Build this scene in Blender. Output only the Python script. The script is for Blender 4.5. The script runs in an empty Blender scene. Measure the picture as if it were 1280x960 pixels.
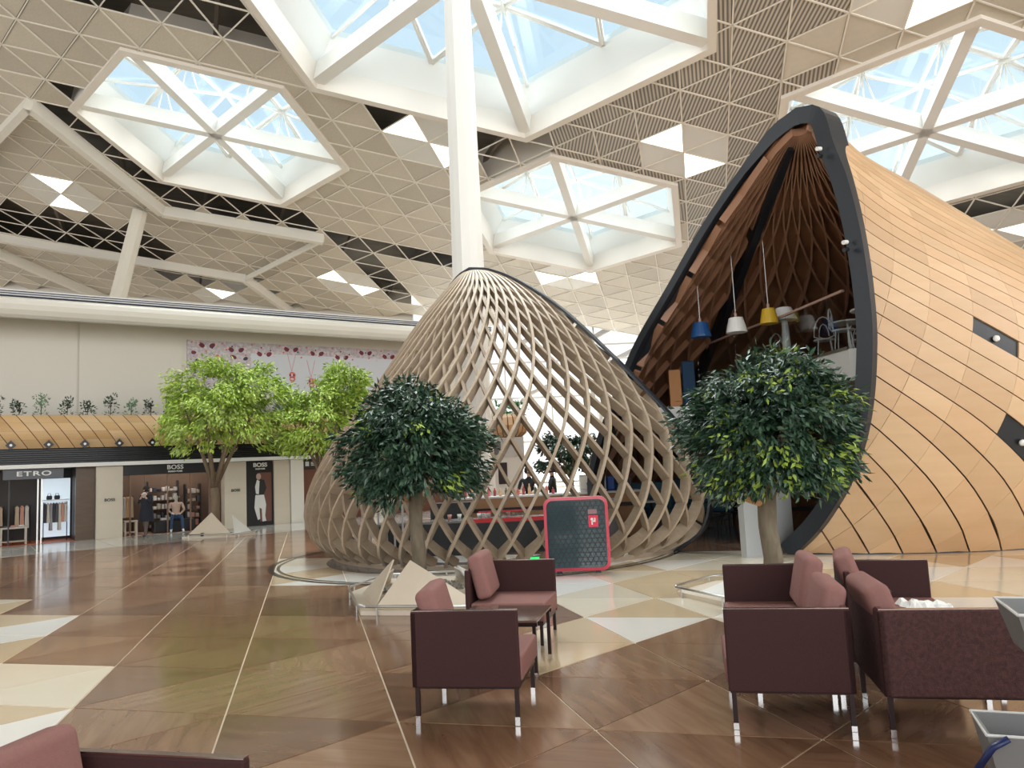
import bpy, bmesh, math, random
from math import sin, cos, pi, radians, sqrt, atan2, asin
from mathutils import Vector, Matrix
random.seed(7)
SC = bpy.context.scene
COL = SC.collection

# ---------------------------------------------------------------- camera
cam_d = bpy.data.cameras.new('camera'); cam = bpy.data.objects.new('camera', cam_d); COL.objects.link(cam)
cam_d.sensor_fit = 'HORIZONTAL'; cam_d.sensor_width = 36.0; cam_d.lens = 36.0 * 955 / 1280
cam_d.clip_end = 400
PITCH, ROLL = radians(6.1), radians(2.75)
fw = Vector((0, cos(PITCH), sin(PITCH))); rt = Vector((1, 0, 0)); up = rt.cross(fw)
rt2 = rt * cos(ROLL) - up * sin(ROLL); up2 = up * cos(ROLL) + rt * sin(ROLL)
m = Matrix((rt2, up2, -fw)).transposed().to_4x4(); m.translation = Vector((0, 0, 1.7))
cam.matrix_world = m
SC.camera = cam

# ---------------------------------------------------------------- sky and light
world = bpy.data.worlds.new('daylight'); SC.world = world; world.use_nodes = True
nt = world.node_tree; nt.nodes.clear()
wo = nt.nodes.new('ShaderNodeOutputWorld'); bg = nt.nodes.new('ShaderNodeBackground')
tc = nt.nodes.new('ShaderNodeTexCoord'); sp = nt.nodes.new('ShaderNodeSeparateXYZ'); rp = nt.nodes.new('ShaderNodeValToRGB')
nt.links.new(tc.outputs['Generated'], sp.inputs[0]); nt.links.new(sp.outputs['Z'], rp.inputs[0])
e = rp.color_ramp.elements
e[0].position = 0.0; e[0].color = (1.0, 0.985, 0.96, 1)
e[1].position = 0.42; e[1].color = (0.46, 0.575, 0.655, 1)
k = rp.color_ramp.elements.new(0.2); k.color = (0.84, 0.86, 0.88, 1)
nt.links.new(rp.outputs[0], bg.inputs[0]); bg.inputs[1].default_value = 1.0
nt.links.new(bg.outputs[0], wo.inputs[0])
SC.view_settings.view_transform = 'Standard'; SC.view_settings.look = 'None'
SC.view_settings.gamma = 1.0; SC.view_settings.use_curve_mapping = False
SC.view_settings.exposure = 0.68
SC.cycles.max_bounces = 9; SC.cycles.diffuse_bounces = 4; SC.cycles.glossy_bounces = 4
SC.cycles.transparent_max_bounces = 12; SC.cycles.transmission_bounces = 4
SC.cycles.sample_clamp_indirect = 6.0
SC.cycles.caustics_reflective = False; SC.cycles.caustics_refractive = False
SC.cycles.use_denoising = True

def area(name, loc, target, sx, sy, power, color=(1, 1, 1)):
    d = bpy.data.lights.new(name, 'AREA'); d.shape = 'RECTANGLE'; d.size = sx; d.size_y = sy
    d.energy = power; d.color = color
    o = bpy.data.objects.new(name, d); COL.objects.link(o); o.location = loc
    o.rotation_euler = (Vector(target) - Vector(loc)).to_track_quat('-Z', 'Y').to_euler()
    return o
# added fill lamps behind and right of the viewer, brightening the hall
area('hall_fill', (2, -14, 9), (0, 12, 1.0), 26, 12, 1600, (1, 0.99, 0.97))
area('side_fill', (20, 0, 10), (-6, 22, 3), 16, 10, 1300, (1, 0.99, 0.97))

sun_d = bpy.data.lights.new('soft_daylight', 'SUN'); sun_d.energy = 12.0; sun_d.angle = radians(75); sun_d.color = (1, .985, .95)
sun = bpy.data.objects.new('soft_daylight', sun_d); COL.objects.link(sun); sun.rotation_euler = Vector((-.12, -.42, -1)).to_track_quat('-Z', 'Y').to_euler()
# ---------------------------------------------------------------- materials
MATS = {}
def mat(name, col, rough=0.6, metal=0.0, var=0.0, island=0.0, noise=None, wave=None, bump=0.0,
        emit=0.0, alpha=1.0, spec=0.5, trans=0.0, coat=0.0):
    """var: brightness change per object; island: per mesh island; noise=(scale xyz, amount, colour2); wave=(scale, amount, dir)"""
    if name in MATS: return MATS[name]
    M = bpy.data.materials.new(name); M.use_nodes = True; nt = M.node_tree; b = nt.nodes['Principled BSDF']
    b.inputs['Roughness'].default_value = rough; b.inputs['Metallic'].default_value = metal
    b.inputs['Specular IOR Level'].default_value = spec
    if coat: b.inputs['Coat Weight'].default_value = coat; b.inputs['Coat Roughness'].default_value = 0.08
    if trans: b.inputs['Transmission Weight'].default_value = trans
    if alpha < 1: b.inputs['Alpha'].default_value = alpha
    N = nt.nodes.new; L = nt.links.new
    rgb = N('ShaderNodeRGB'); rgb.outputs[0].default_value = (*col, 1); cur = rgb.outputs[0]
    if noise or wave or bump:
        tc = N('ShaderNodeTexCoord')
    if noise:
        sc, amt, c2 = noise
        mp = N('ShaderNodeMapping'); mp.inputs['Scale'].default_value = sc; L(tc.outputs['Object'], mp.inputs[0])
        nz = N('ShaderNodeTexNoise'); nz.inputs['Scale'].default_value = 1.0; nz.inputs['Detail'].default_value = 5
        nz.inputs['Distortion'].default_value = 0.6
        L(mp.outputs[0], nz.inputs['Vector'])
        cr = N('ShaderNodeMapRange'); cr.inputs[1].default_value = .35; cr.inputs[2].default_value = .68; cr.inputs[4].default_value = amt
        L(nz.outputs[0], cr.inputs[0])
        mx = N('ShaderNodeMix'); mx.data_type = 'RGBA'; mx.inputs[7].default_value = (*c2, 1)
        L(cr.outputs[0], mx.inputs[0]); L(cur, mx.inputs[6]); cur = mx.outputs[2]
    if wave:
        sc, amt, rot = wave
        mp = N('ShaderNodeMapping'); mp.inputs['Rotation'].default_value = (0, 0, rot); L(tc.outputs['Object'], mp.inputs[0])
        wv = N('ShaderNodeTexWave'); wv.inputs['Scale'].default_value = sc; L(mp.outputs[0], wv.inputs[0])
        mx = N('ShaderNodeMix'); mx.data_type = 'RGBA'; mx.blend_type = 'MULTIPLY'; mx.inputs[0].default_value = amt
        L(cur, mx.inputs[6]); L(wv.outputs[0], mx.inputs[7]); cur = mx.outputs[2]
    if var or island:
        hs = N('ShaderNodeHueSaturation'); L(cur, hs.inputs['Color'])
        mr = N('ShaderNodeMapRange'); a = var or island
        mr.inputs[3].default_value = 1 - a; mr.inputs[4].default_value = 1 + a
        if var: L(N('ShaderNodeObjectInfo').outputs['Random'], mr.inputs[0])
        else: L(N('ShaderNodeNewGeometry').outputs['Random Per Island'], mr.inputs[0])
        L(mr.outputs[0], hs.inputs['Value']); cur = hs.outputs[0]
    L(cur, b.inputs['Base Color'])
    if emit: L(cur, b.inputs['Emission Color']); b.inputs['Emission Strength'].default_value = emit
    if bump:
        nz = N('ShaderNodeTexNoise'); nz.inputs['Scale'].default_value = 160; L(tc.outputs['Object'], nz.inputs['Vector'])
        bp = N('ShaderNodeBump'); bp.inputs['Strength'].default_value = bump; bp.inputs['Distance'].default_value = .004
        L(nz.outputs[0], bp.inputs['Height']); L(bp.outputs[0], b.inputs['Normal'])
    MATS[name] = M; return M
def glass(name, tint=(.9, .95, .97), mixf=.1):
    if name in MATS: return MATS[name]
    M = bpy.data.materials.new(name); M.use_nodes = True; nt = M.node_tree; nt.nodes.clear()
    o = nt.nodes.new('ShaderNodeOutputMaterial'); t = nt.nodes.new('ShaderNodeBsdfTransparent'); g = nt.nodes.new('ShaderNodeBsdfGlossy')
    g.inputs['Roughness'].default_value = .03; t.inputs[0].default_value = (*tint, 1)
    x = nt.nodes.new('ShaderNodeMixShader'); x.inputs[0].default_value = mixf
    nt.links.new(t.outputs[0], x.inputs[1]); nt.links.new(g.outputs[0], x.inputs[2]); nt.links.new(x.outputs[0], o.inputs[0])
    MATS[name] = M; return M

WHITE = mat('white_paint', (.80, .80, .77), .5)
CREAM = mat('cream_panel', (.74, .70, .62), .5)
BLACK = mat('black_metal', (.012, .013, .016), .35)
DARKSLATE = mat('dark_frame_steel', (.022, .028, .036), .3)
CHROME = mat('chrome', (.8, .8, .8), .12, 1.0)
STEEL = mat('brushed_steel', (.62, .62, .6), .3, 1.0)
GLOW = mat('lamp_diffuser', (1, .98, .93), .5, emit=1.6)

# ---------------------------------------------------------------- mesh helpers
class MB:
    def __init__(s, M=None): s.v = []; s.f = []; s.mi = []; s.M = M or Matrix(); s.cur = 0
    def add(s, vs, fs, mi=None):
        n = len(s.v); s.v += [tuple(s.M @ Vector(p)) for p in vs]
        s.f += [tuple(n + i for i in f) for f in fs]; s.mi += [s.cur if mi is None else mi] * len(fs)
    def box(s, x0, x1, y0, y1, z0, z1):
        s.add([(x0, y0, z0), (x1, y0, z0), (x1, y1, z0), (x0, y1, z0), (x0, y0, z1), (x1, y0, z1), (x1, y1, z1), (x0, y1, z1)],
              [(0, 3, 2, 1), (4, 5, 6, 7), (0, 1, 5, 4), (1, 2, 6, 5), (2, 3, 7, 6), (3, 0, 4, 7)])
    def rbox(s, x0, x1, y0, y1, z0, z1, r=.02, seg=3, T=None):
        bm = bmesh.new(); bmesh.ops.create_cube(bm, size=1)
        for v in bm.verts: v.co = Vector(((x0+x1)/2 + v.co.x*(x1-x0), (y0+y1)/2 + v.co.y*(y1-y0), (z0+z1)/2 + v.co.z*(z1-z0)))
        bmesh.ops.bevel(bm, geom=bm.edges[:], offset=r, segments=seg, affect='EDGES', profile=.5)
        if T is not None: bmesh.ops.transform(bm, matrix=T, verts=bm.verts)
        bm.verts.index_update()
        s.add([v.co.copy() for v in bm.verts], [[v.index for v in f.verts] for f in bm.faces]); bm.free()
    def prism(s, poly, n, h):
        """poly: 3d points; extruded by vector n*h"""
        k = len(poly); d = Vector(n) * h; P = [Vector(p) for p in poly]
        s.add(P + [p + d for p in P], [tuple(range(k))[::-1], tuple(range(k, 2*k))] + [(i, (i+1) % k, k+(i+1) % k, k+i) for i in range(k)])
    def tube(s, path, r, n=8, cap=True):
        P = [Vector(p) for p in path]; rs = r if isinstance(r, (list, tuple)) else [r]*len(P)
        vs = []; fs = []; ref = None
        for i, p in enumerate(P):
            t = (P[min(i+1, len(P)-1)] - P[max(i-1, 0)])
            t = t.normalized() if t.length > 1e-9 else Vector((0, 0, 1))
            if ref is None: ref = Vector((0, 0, 1)) if abs(t.z) < .9 else Vector((1, 0, 0))
            a = t.cross(ref).normalized(); b = t.cross(a); ref = -b if False else ref
            for k in range(n): vs.append(p + (a*cos(2*pi*k/n) + b*sin(2*pi*k/n)) * rs[i])
        for i in range(len(P)-1):
            for k in range(n): fs.append((i*n+k, i*n+(k+1) % n, (i+1)*n+(k+1) % n, (i+1)*n+k))
        if cap: fs += [tuple(range(n))[::-1], tuple((len(P)-1)*n + k for k in range(n))]
        s.add(vs, fs)
    def lathe(s, prof, c=(0, 0, 0), n=20):
        vs = [(c[0] + r*cos(2*pi*k/n), c[1] + r*sin(2*pi*k/n), c[2] + z) for r, z in prof for k in range(n)]
        fs = [(i*n+k, i*n+(k+1) % n, (i+1)*n+(k+1) % n, (i+1)*n+k) for i in range(len(prof)-1) for k in range(n)]
        fs += [tuple(range(n))[::-1], tuple((len(prof)-1)*n + k for k in range(n))]
        s.add(vs, fs)
    def bar(s, p, q, w, h, upv=(0, 0, 1)):
        """rectangular bar p->q, w across, h along upv (centred)"""
        p, q = Vector(p), Vector(q); t = (q-p).normalized(); a = t.cross(Vector(upv)).normalized() * w/2; b = a.cross(t).normalized() * h/2
        vs = [p-a-b, p+a-b, p+a+b, p-a+b, q-a-b, q+a-b, q+a+b, q-a+b]
        s.add(vs, [(0, 3, 2, 1), (4, 5, 6, 7), (0, 1, 5, 4), (1, 2, 6, 5), (2, 3, 7, 6), (3, 0, 4, 7)])
    def mesh(s, name, mats, smooth=False):
        me = bpy.data.meshes.new(name); me.from_pydata(s.v, [], s.f)
        for m_ in (mats if isinstance(mats, (list, tuple)) else [mats]): me.materials.append(m_)
        if any(s.mi): me.polygons.foreach_set('material_index', s.mi)
        if smooth: me.polygons.foreach_set('use_smooth', [True]*len(me.polygons))
        me.update(); return me
    def build(s, name, mats, parent=None, smooth=False, **kw):
        return link(name, s.mesh(name, mats, smooth), parent, **kw)
def link(name, data, parent=None, loc=None, rotz=None, mw=None, **props):
    o = bpy.data.objects.new(name, data); COL.objects.link(o)
    if parent is not None: o.parent = parent
    if loc is not None: o.location = loc
    if rotz is not None: o.rotation_euler = (0, 0, rotz)
    if mw is not None: o.matrix_local = mw
    for k, v in props.items(): o[k] = v
    return o
def thing(name, label, cat, loc=(0, 0, 0), rotz=0, group=None):
    o = link(name, None, None, loc, rotz, label=label, category=cat); o.empty_display_size = .2
    if group: o['group'] = group
    return o
def tagged(o, label, cat, group=None):
    o['label'] = label; o['category'] = cat
    if group: o['group'] = group
    return o
def copy_tree(o, parent=None):
    c = o.copy(); COL.objects.link(c); c.parent = parent
    for ch in [x for x in o.children]: copy_tree(ch, c)
    return c
def struct(name, mb, mats, parent=None, **kw): return mb.build(name, mats, parent, kind='structure', **kw)
def shade_auto(o):
    o.data.polygons.foreach_set('use_smooth', [True]*len(o.data.polygons))
def text_mesh(txt, size, depth, bold=0.0, spacing=1.0, sx=1.0):
    c = bpy.data.curves.new('lettering', 'FONT'); c.body = txt; c.size = size; c.extrude = depth; c.offset = bold
    c.align_x = 'CENTER'; c.align_y = 'CENTER'; c.space_character = spacing
    o = bpy.data.objects.new('lettering', c); COL.objects.link(o)
    bpy.context.view_layer.update()
    dg = bpy.context.evaluated_depsgraph_get(); me = bpy.data.meshes.new_from_object(o.evaluated_get(dg))
    COL.objects.unlink(o); bpy.data.objects.remove(o)
    if sx != 1.0:
        for v in me.vertices: v.co.x *= sx
    return me
def clip_poly(P, a, b, c):
    """keep a*x+b*y+c>=0"""
    out = []
    for i in range(len(P)):
        p, q = P[i], P[(i+1) % len(P)]; dp = a*p[0]+b*p[1]+c; dq = a*q[0]+b*q[1]+c
        if dp >= 0: out.append(p)
        if (dp > 0 and dq < 0) or (dp < 0 and dq > 0):
            t = dp/(dp-dq); out.append((p[0]+(q[0]-p[0])*t, p[1]+(q[1]-p[1])*t))
    return out
def in_view(p, margin=1.08):
    """is a point of the hall inside the field the photograph shows (only used to choose which tiles are single objects)"""
    v = Vector(p) - Vector((0, 0, 1.7)); d = v.dot(fw)
    return d > .5 and abs(v.dot(rt2))/d < .67*margin and abs(v.dot(up2))/d < .503*margin

ORD = ['leftmost', 'second', 'third', 'fourth', 'fifth', 'sixth', 'seventh', 'eighth', 'ninth', 'tenth', 'eleventh', 'twelfth', 'thirteenth', 'fourteenth', 'fifteenth', 'sixteenth']
def nth(i, n=None):
    return 'rightmost' if n is not None and i == n-1 else ORD[i] if i == 0 else ORD[i] + ' from left'
# facade frame of the shop front: u along, off towards the hall, z up
FA = Vector((-13.54, 24.77, 0)); FU = Vector((.8168, .5769, 0)); FN = Vector((.5769, -.8168, 0))
FM = Matrix((FU, FN, Vector((0, 0, 1)))).transposed().to_4x4(); FM.translation = FA
def F(u, off, z): return FA + FU*u + FN*off + Vector((0, 0, z))
def FMB(): return MB(FM.copy())
# note: in this frame (u, off, z) is left-handed; meshes are double sided so this is harmless
# ================================================================ FLOOR
LO = Vector((-2.2, 5.78, 0)); LA = Vector((-.3560, 1.3105, 0)); LB = Vector((-1.3130, .3469, 0)); TS = 1.358
BROWN = [mat('brown_stone_%s' % n, c, .16, var=.13, noise=((1.3, 9, 1), .75, c2), spec=.55, coat=.25) for n, c, c2 in
         (('a', (.17, .085, .048), (.30, .175, .105)), ('b', (.22, .12, .07), (.33, .21, .13)), ('c', (.145, .072, .042), (.24, .135, .082)))]
CREAMT = [mat('cream_stone_%s' % n, c, .12, var=.04, noise=((1, 1, 1), .5, c2), spec=.5, coat=.2) for n, c, c2 in
          (('a', (.74, .67, .54), (.68, .58, .44)), ('b', (.80, .78, .74), (.74, .71, .65)), ('c', (.58, .45, .29), (.64, .51, .34)))]
BROWN_I = mat('brown_stone_far', (.19, .10, .058), .16, island=.2, noise=((1.3, 5, 1), .6, (.22, .13, .08)), coat=.25)
CREAM_I = mat('cream_stone_far', (.72, .66, .55), .13, island=.08, coat=.2)
GREYST = mat('grey_marble', (.60, .58, .54), .12, island=.1, noise=((1.2, 1.2, 1), .6, (.42, .41, .39)), coat=.2)
fl = MB(); fl.box(-45, 60, -12, 47.4, -.12, -.006)
floor = struct('floor', fl, mat('grout', (.66, .54, .40), .4))
def lat(x, y):
    vx, vy = x-LO.x, y-LO.y; det = LA.x*LB.y - LA.y*LB.x
    return (vx*LB.y - vy*LB.x)/det, (LA.x*vy - LA.y*vx)/det
def off_facade(p): return (p-FA).dot(FN)
def floor_zone(p):
    al, be = lat(p.x, p.y); s_ = al+be
    o = off_facade(p)
    if o < 4.1: return 2 if o > -3.0 else 3
    if al < 1: cr = be > 1
    elif al < 3: cr = be > 2
    elif al < 4: cr = be > 3
    else: cr = False
    if not cr and be < -2 and al > 1 and -1 < s_ < 0: cr = True
    if not cr and be < -4 and al > 2 and p.y < 13.6: cr = True
    if not cr and be < -3 and s_ > -1 and (al < 10.2 + .3*be or (p.x > 6 and p.y < 12.6)) and p.y < 13.6: cr = True
    if not cr and be < 0 and al > 5 and al < 8 and s_ < 20: cr = True
    return 1 if cr else 0
cands = []
for i in range(-14, 34):
    for j in range(-32, 18):
        for upd in (0, 1):
            c3 = [(i, j), (i+1, j), (i, j+1)] if not upd else [(i+1, j+1), (i, j+1), (i+1, j)]
            P = [LO + LA*a + LB*b for a, b in c3]; c = (P[0]+P[1]+P[2])/3
            if c.y < -2 or c.y > 46.6 or abs(c.x) > 34: continue
            z = floor_zone(c)
            if z >= 2 and z == 3: continue
            vis = any(in_view((q.x, q.y, 0), 1.05) for q in P+[c])
            cands.append((0 if (vis and z < 2) else 1, c.length, c, upd, z, P))
cands.sort(key=lambda t: (t[0], t[1]))
tri = [Vector((cos(a), sin(a), 0)) * (TS/sqrt(3) - .013) for a in (radians(90), radians(210), radians(330))]
tm = MB(); tm.prism([p + Vector((0, 0, -.006)) for p in tri], (0, 0, 1), .006)
tile_me = tm.mesh('tile', BROWN[0])
baseang = atan2(cands[0][5][0].y - cands[0][2].y, cands[0][5][0].x - cands[0][2].x)
far = {0: MB(), 1: MB(), 2: MB()}
rnd = random.Random(3)
for n, (v, d, c, upd, z, P) in enumerate(cands):
    if n < 300 and v == 0:
        a = atan2(P[0].y-c.y, P[0].x-c.x) - pi/2
        o = link('tile', tile_me, floor, c, a + rnd.choice((0, 2*pi/3, 4*pi/3)))
        o.material_slots[0].link = 'OBJECT'
        o.material_slots[0].material = (CREAMT[rnd.choice((0, 0, 1, 1, 2))] if z else BROWN[rnd.choice((0, 1, 2))])
    else:
        Q = [c + (p-c)*(1-.022) + Vector((0, 0, -.006)) for p in P]
        if z == 2:   # corridor laid as slabs parallel to the shops, handled below
            continue
        far[z].prism(Q, (0, 0, 1), .006)
for z, nm, mm in ((0, 'brown_tile_field', BROWN_I), (1, 'cream_tile_field', CREAM_I)):
    far[z].build(nm, mm, floor, kind='stuff')
cm = FMB()
for i in range(-9, 40):
    for j in range(6):
        u0, o0 = i*.9, 4.2 - .72*(j+1)
        cm.box(u0+.006, u0+.894, o0+.006, o0+.714, -.006, .002)
cm.build('corridor_slab_field', GREYST, floor, kind='stuff')

# ================================================================ CEILING
S = 1.8
Q0 = (9.296258, -.1271089, -.1721658, .2953049, -2.9509333, 16.7935742)
cn = Vector((Q0[1], Q0[2], -1)).normalized()            # points down into the hall
ca = Vector((cos(Q0[3]), sin(Q0[3]), 0)); ca = (ca - cn*ca.dot(cn)).normalized()
cb = ca.cross(cn); cb = cb if ca.x*cb.y - ca.y*cb.x > 0 else -cb
ce = ca*.5 + cb*(sqrt(3)/2)
CO = Vector((Q0[4], Q0[5], Q0[0] + Q0[1]*Q0[4] + Q0[2]*Q0[5]))
def CP(i, j, h=0.0):
    """ceiling lattice point, h metres above the ceiling plane"""
    return (CO + ca*i + ce*j)*S + Vector((0, 0, 1.7)) - cn*h
def C2(i, j): return (i + j*.5, j*sqrt(3)/2)
HEX = [(-3.4, 0.0, 2.72), (4.85, .25, 2.8), (4.4, -7.35, 4.15), (13.2, -6.6, 3.0)]
DIRS = [(1, 0), (0, 1), (-1, 1), (-1, 0), (0, -1), (1, -1)]
def hexc(h, s=None): return [(h[0]+d[0]*(s or h[2]), h[1]+d[1]*(s or h[2])) for d in DIRS]
def hex_lines(h, s):
    pts = [C2(*p) for p in hexc(h, s)]; c = C2(h[0], h[1]); L = []
    for k in range(6):
        p, q = pts[k], pts[(k+1) % 6]; a, b = -(q[1]-p[1]), q[0]-p[0]; cc = -(a*p[0]+b*p[1])
        if a*c[0]+b*c[1]+cc < 0: a, b, cc = -a, -b, -cc
        L.append((a, b, cc))
    return L
HL = [hex_lines(h, h[2]+.12) for h in HEX]
def inside(p, L): return all(a*p[0]+b*p[1]+c > 1e-6 for a, b, c in L)
def minus(polys, L):
    out = []
    for P in polys:
        cur = P
        for a, b, c in L:
            o = clip_poly(cur, -a, -b, -c)
            if len(o) >= 3: out.append(o)
            cur = clip_poly(cur, a, b, c)
            if len(cur) < 3: break
    return out
def c3(p, h=0.0):
    j = p[1]/(sqrt(3)/2); return CP(p[0]-j*.5, j, h)
MESH_P = mat('perforated_ceiling_panel', (.56, .505, .42), .55, var=.1, noise=((14, 14, 14), .5, (.46, .41, .335)))
SLAT_P = mat('slatted_ceiling_panel', (.58, .53, .45), .55, var=.08, wave=(2.6, .8, radians(15)))
SOLID_P = mat('plain_white_ceiling_panel', (.70, .69, .65), .5, var=.03)
PALE_P = mat('pale_ceiling_panel', (.60, .555, .47), .55, var=.06, noise=((5, 5, 5), .3, (.52, .48, .40)))
FAR_P = mat('far_ceiling_panel', (.52, .475, .40), .55, island=.15)
LIGHTS = {(-10, 5): 2, (2, -2): 1, (8, -4): 1, (4, 4): 3, (-4, 8): 1, (-10, 12): 2, (12, -10): 1, (16, -4): 3, (-22, 10): 2, (-17, 8): 2, (0, 11): 3, (10, 3): 3}
GLT = {1: (((-1, 0), (0, -1)), ((1, 0), (0, 1))), 2: (((0, -1), (1, -1)), ((0, 1), (-1, 1))), 3: (((-1, 0), (-1, 1)), ((1, 0), (1, -1)))}
special = {}
for (i, j), t in LIGHTS.items():
    for k in range(6):
        d0, d1 = DIRS[k], DIRS[(k+1) % 6]; key = frozenset(((i, j), (i+d0[0], j+d0[1]), (i+d1[0], j+d1[1])))
        glow = any(set(g) == {d0, d1} for g in GLT[t]); special[key] = 'glow' if glow else 'solid'
def open_region(i, j):
    """where the ceiling is left open to the dark roof void (lattice coordinates of a triangle's centre)"""
    if -6.9 < i < -5.0 and -2 < j < 4.4 and i+j > -6.5: return True
    if -7.2 < i < -2.8 and 2.9 < j < 4.4: return True
    if -6 < j < -4.0 and i < -.1 and i+j > -9: return True
    if .9 < i < 5.1 and -3.4 < j < -1.0 and (j < -2.2 or i > 2.9) and i+j < 2.9: return True
    if -3.1 < i < -1.8 and 4.2 < j < 9: return True
    if -2 < i < .8 and 3.9 < j < 5: return True
    if -15 < i < -9 and 6.6 < j < 9.2 and i+j < -1: return True
    if -11 < i < -7.6 and 9.2 < j < 10.4: return True
    if 9.7 < i+j < 11 and 12 < i < 18: return True
    return False
ceiling = link('ceiling', None, None, (0, 0, 0)); ceiling['kind'] = 'structure'
cells = []
for i in range(-44, 44):
    for j in range(-30, 40):
        for upd in (0, 1):
            T = [(i, j), (i+1, j), (i, j+1)] if not upd else [(i+1, j+1), (i, j+1), (i+1, j)]
            ci, cj = sum(t[0] for t in T)/3, sum(t[1] for t in T)/3; c = CP(ci, cj)
            if c.y < 3 or c.y > 46.6 or abs(c.x) > 46 or c.z < 3.5: continue
            cells.append((c, T, upd, ci, cj))
def vis_c(t):
    c = t[0]; return in_view(c, 1.1) and not (c.x < -1 and off_facade(c) < -9 and c.z < 8)
cells.sort(key=lambda t: (not vis_c(t), t[0].length))
def panel_poly(T, inset=.035):
    P = [C2(*t) for t in T]; cx = sum(p[0] for p in P)/3; cy = sum(p[1] for p in P)/3
    k = 1 - inset*2; return [(cx+(p[0]-cx)*k, cy+(p[1]-cy)*k) for p in P]
count = 0
farp = MB(); whole = {}
Rc = Matrix((ca, cb, -cn)).transposed().to_4x4()
for c, T, upd, ci, cj in cells:
    key = frozenset(T); sp_ = special.get(key)
    if sp_ is None and open_region(ci, cj): continue
    polys = [panel_poly(T, .012 if sp_ else .035)]
    hit = False
    for h, L in zip(HEX, HL):
        if abs(ci-h[0]) < h[2]+1.5 and abs(cj-h[1]) < h[2]+1.5:
            if all(inside(p, L) for p in polys[0]): polys = []; break
            if True:
                n = minus(polys, L)
                ar = lambda P: abs(sum(P[k][0]*P[(k+1) % len(P)][1]-P[(k+1) % len(P)][0]*P[k][1] for k in range(len(P))))/2
                if sum(ar(p) for p in n) < ar(polys[0])*.999: polys = n; hit = True
    if not polys: continue
    m_ = GLOW if sp_ == 'glow' else SOLID_P if sp_ == 'solid' else (PALE_P if (ci > 6 and cj < -7.6 and ci+cj > 2) or (ci+cj > 5 and -4 < ci < 6 and rnd.random() < .6)
        else SLAT_P if (ci > 3.9 and cj < -.6 and ci+cj < 9.5) else MESH_P)
    hh = .012
    if vis_c((c,)) and (sp_ or count < 250):
        if not sp_: count += 1
        nm = 'light_panel' if sp_ == 'glow' else 'ceiling_panel'
        if not hit:
            ck = (upd, bool(sp_))
            if ck not in whole:
                mb = MB(Matrix.Identity(4)); base = C2(ci, cj)
                Pl = [((p[0]-base[0])*S, (p[1]-base[1])*S, 0) for p in polys[0]]; mb.prism(Pl, (0, 0, 1), .03); whole[ck] = mb.mesh('ceiling_panel', MESH_P)
            o = link(nm, whole[ck], ceiling); M4 = Rc.copy(); M4.translation = CP(ci, cj, hh); o.matrix_local = M4
            o.material_slots[0].link = 'OBJECT'; o.material_slots[0].material = m_
        else:
            mb = MB()
            for P in polys: mb.prism([c3(p, hh) for p in P], -cn, .03)
            mb.build(nm, m_, ceiling)
    else:
        for P in polys: farp.prism([c3(p, hh) for p in P], -cn, .03)
farp.build('far_ceiling_panels', FAR_P, ceiling, kind='stuff')
# white ribs of the grid, one bar per lattice line, interrupted by the skylights
RIB = mat('ceiling_grid_white', (.78, .735, .65), .5)
def seg_out(p, q):
    """parts of lattice segment p..q (2d) outside every skylight"""
    segs = [(0., 1.)]
    for L in HL:
        lo, hi = 0., 1.
        for a, b, c in L:
            dp = a*p[0]+b*p[1]+c; dq = a*q[0]+b*q[1]+c
            if dp < 0 and dq < 0: lo, hi = 1, 0; break
            if dp < 0: lo = max(lo, dp/(dp-dq))
            elif dq < 0: hi = min(hi, dp/(dp-dq))
        if lo < hi:
            n = []
            for s0, s1 in segs:
                if s0 < lo: n.append((s0, min(s1, lo)))
                if s1 > hi: n.append((max(s0, hi), s1))
            segs = [x for x in n if x[1]-x[0] > 1e-4]
    return segs
for fam in range(3):
    for k in range(-40, 46):
        mb = MB()
        def flush(r):
            P0, P1 = r
            for s0, s1 in seg_out(P0, P1):
                a_ = (P0[0]+(P1[0]-P0[0])*s0, P0[1]+(P1[1]-P0[1])*s0); b_ = (P0[0]+(P1[0]-P0[0])*s1, P0[1]+(P1[1]-P0[1])*s1)
                wdt = .05 if fam < 2 else .035
                mb.bar(c3(a_, .0), c3(b_, .0), wdt, .035, cn)
        pts = []
        for t in range(-44, 50):
            i, j = ((t, k) if fam == 0 else (k, t) if fam == 1 else (t, k-t))
            w = CP(i, j); ok = 3 < w.y < 47 and abs(w.x) < 46 and w.z > 3.5
            if ok: pts.append(C2(i, j))
            elif pts: break
        if len(pts) > 1:
            flush((pts[0], pts[-1]))
            if mb.v: mb.build('grid_rib', RIB, ceiling)
# deep white boxed beams that fold the ceiling
BEAM = mat('boxed_beam_white', (.74, .71, .64), .5)
for p, q, w_, h_ in [((-7, 0), (-7.3, 4.6), .42, .5), ((-7.3, 4.6), (-3.1, 4.4), .42, .5), ((-3.1, 4.4), (-7.6, 9.0), .12, .3), ((-7.6, 9.0), (-7.6, 12.4), .35, .5),
                     ((-7.6, 9.0), (-22, 9.4), .3, .45), ((-7, 0), (-12.5, 5.2), .35, .5), ((-16, 9.6), (-15, 14), .5, .5)]:
    mb = MB(); mb.bar(CP(*p, -.2), CP(*q, -.2), w_*.8, h_, cn); mb.build('boxed_beam', BEAM, ceiling)
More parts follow.
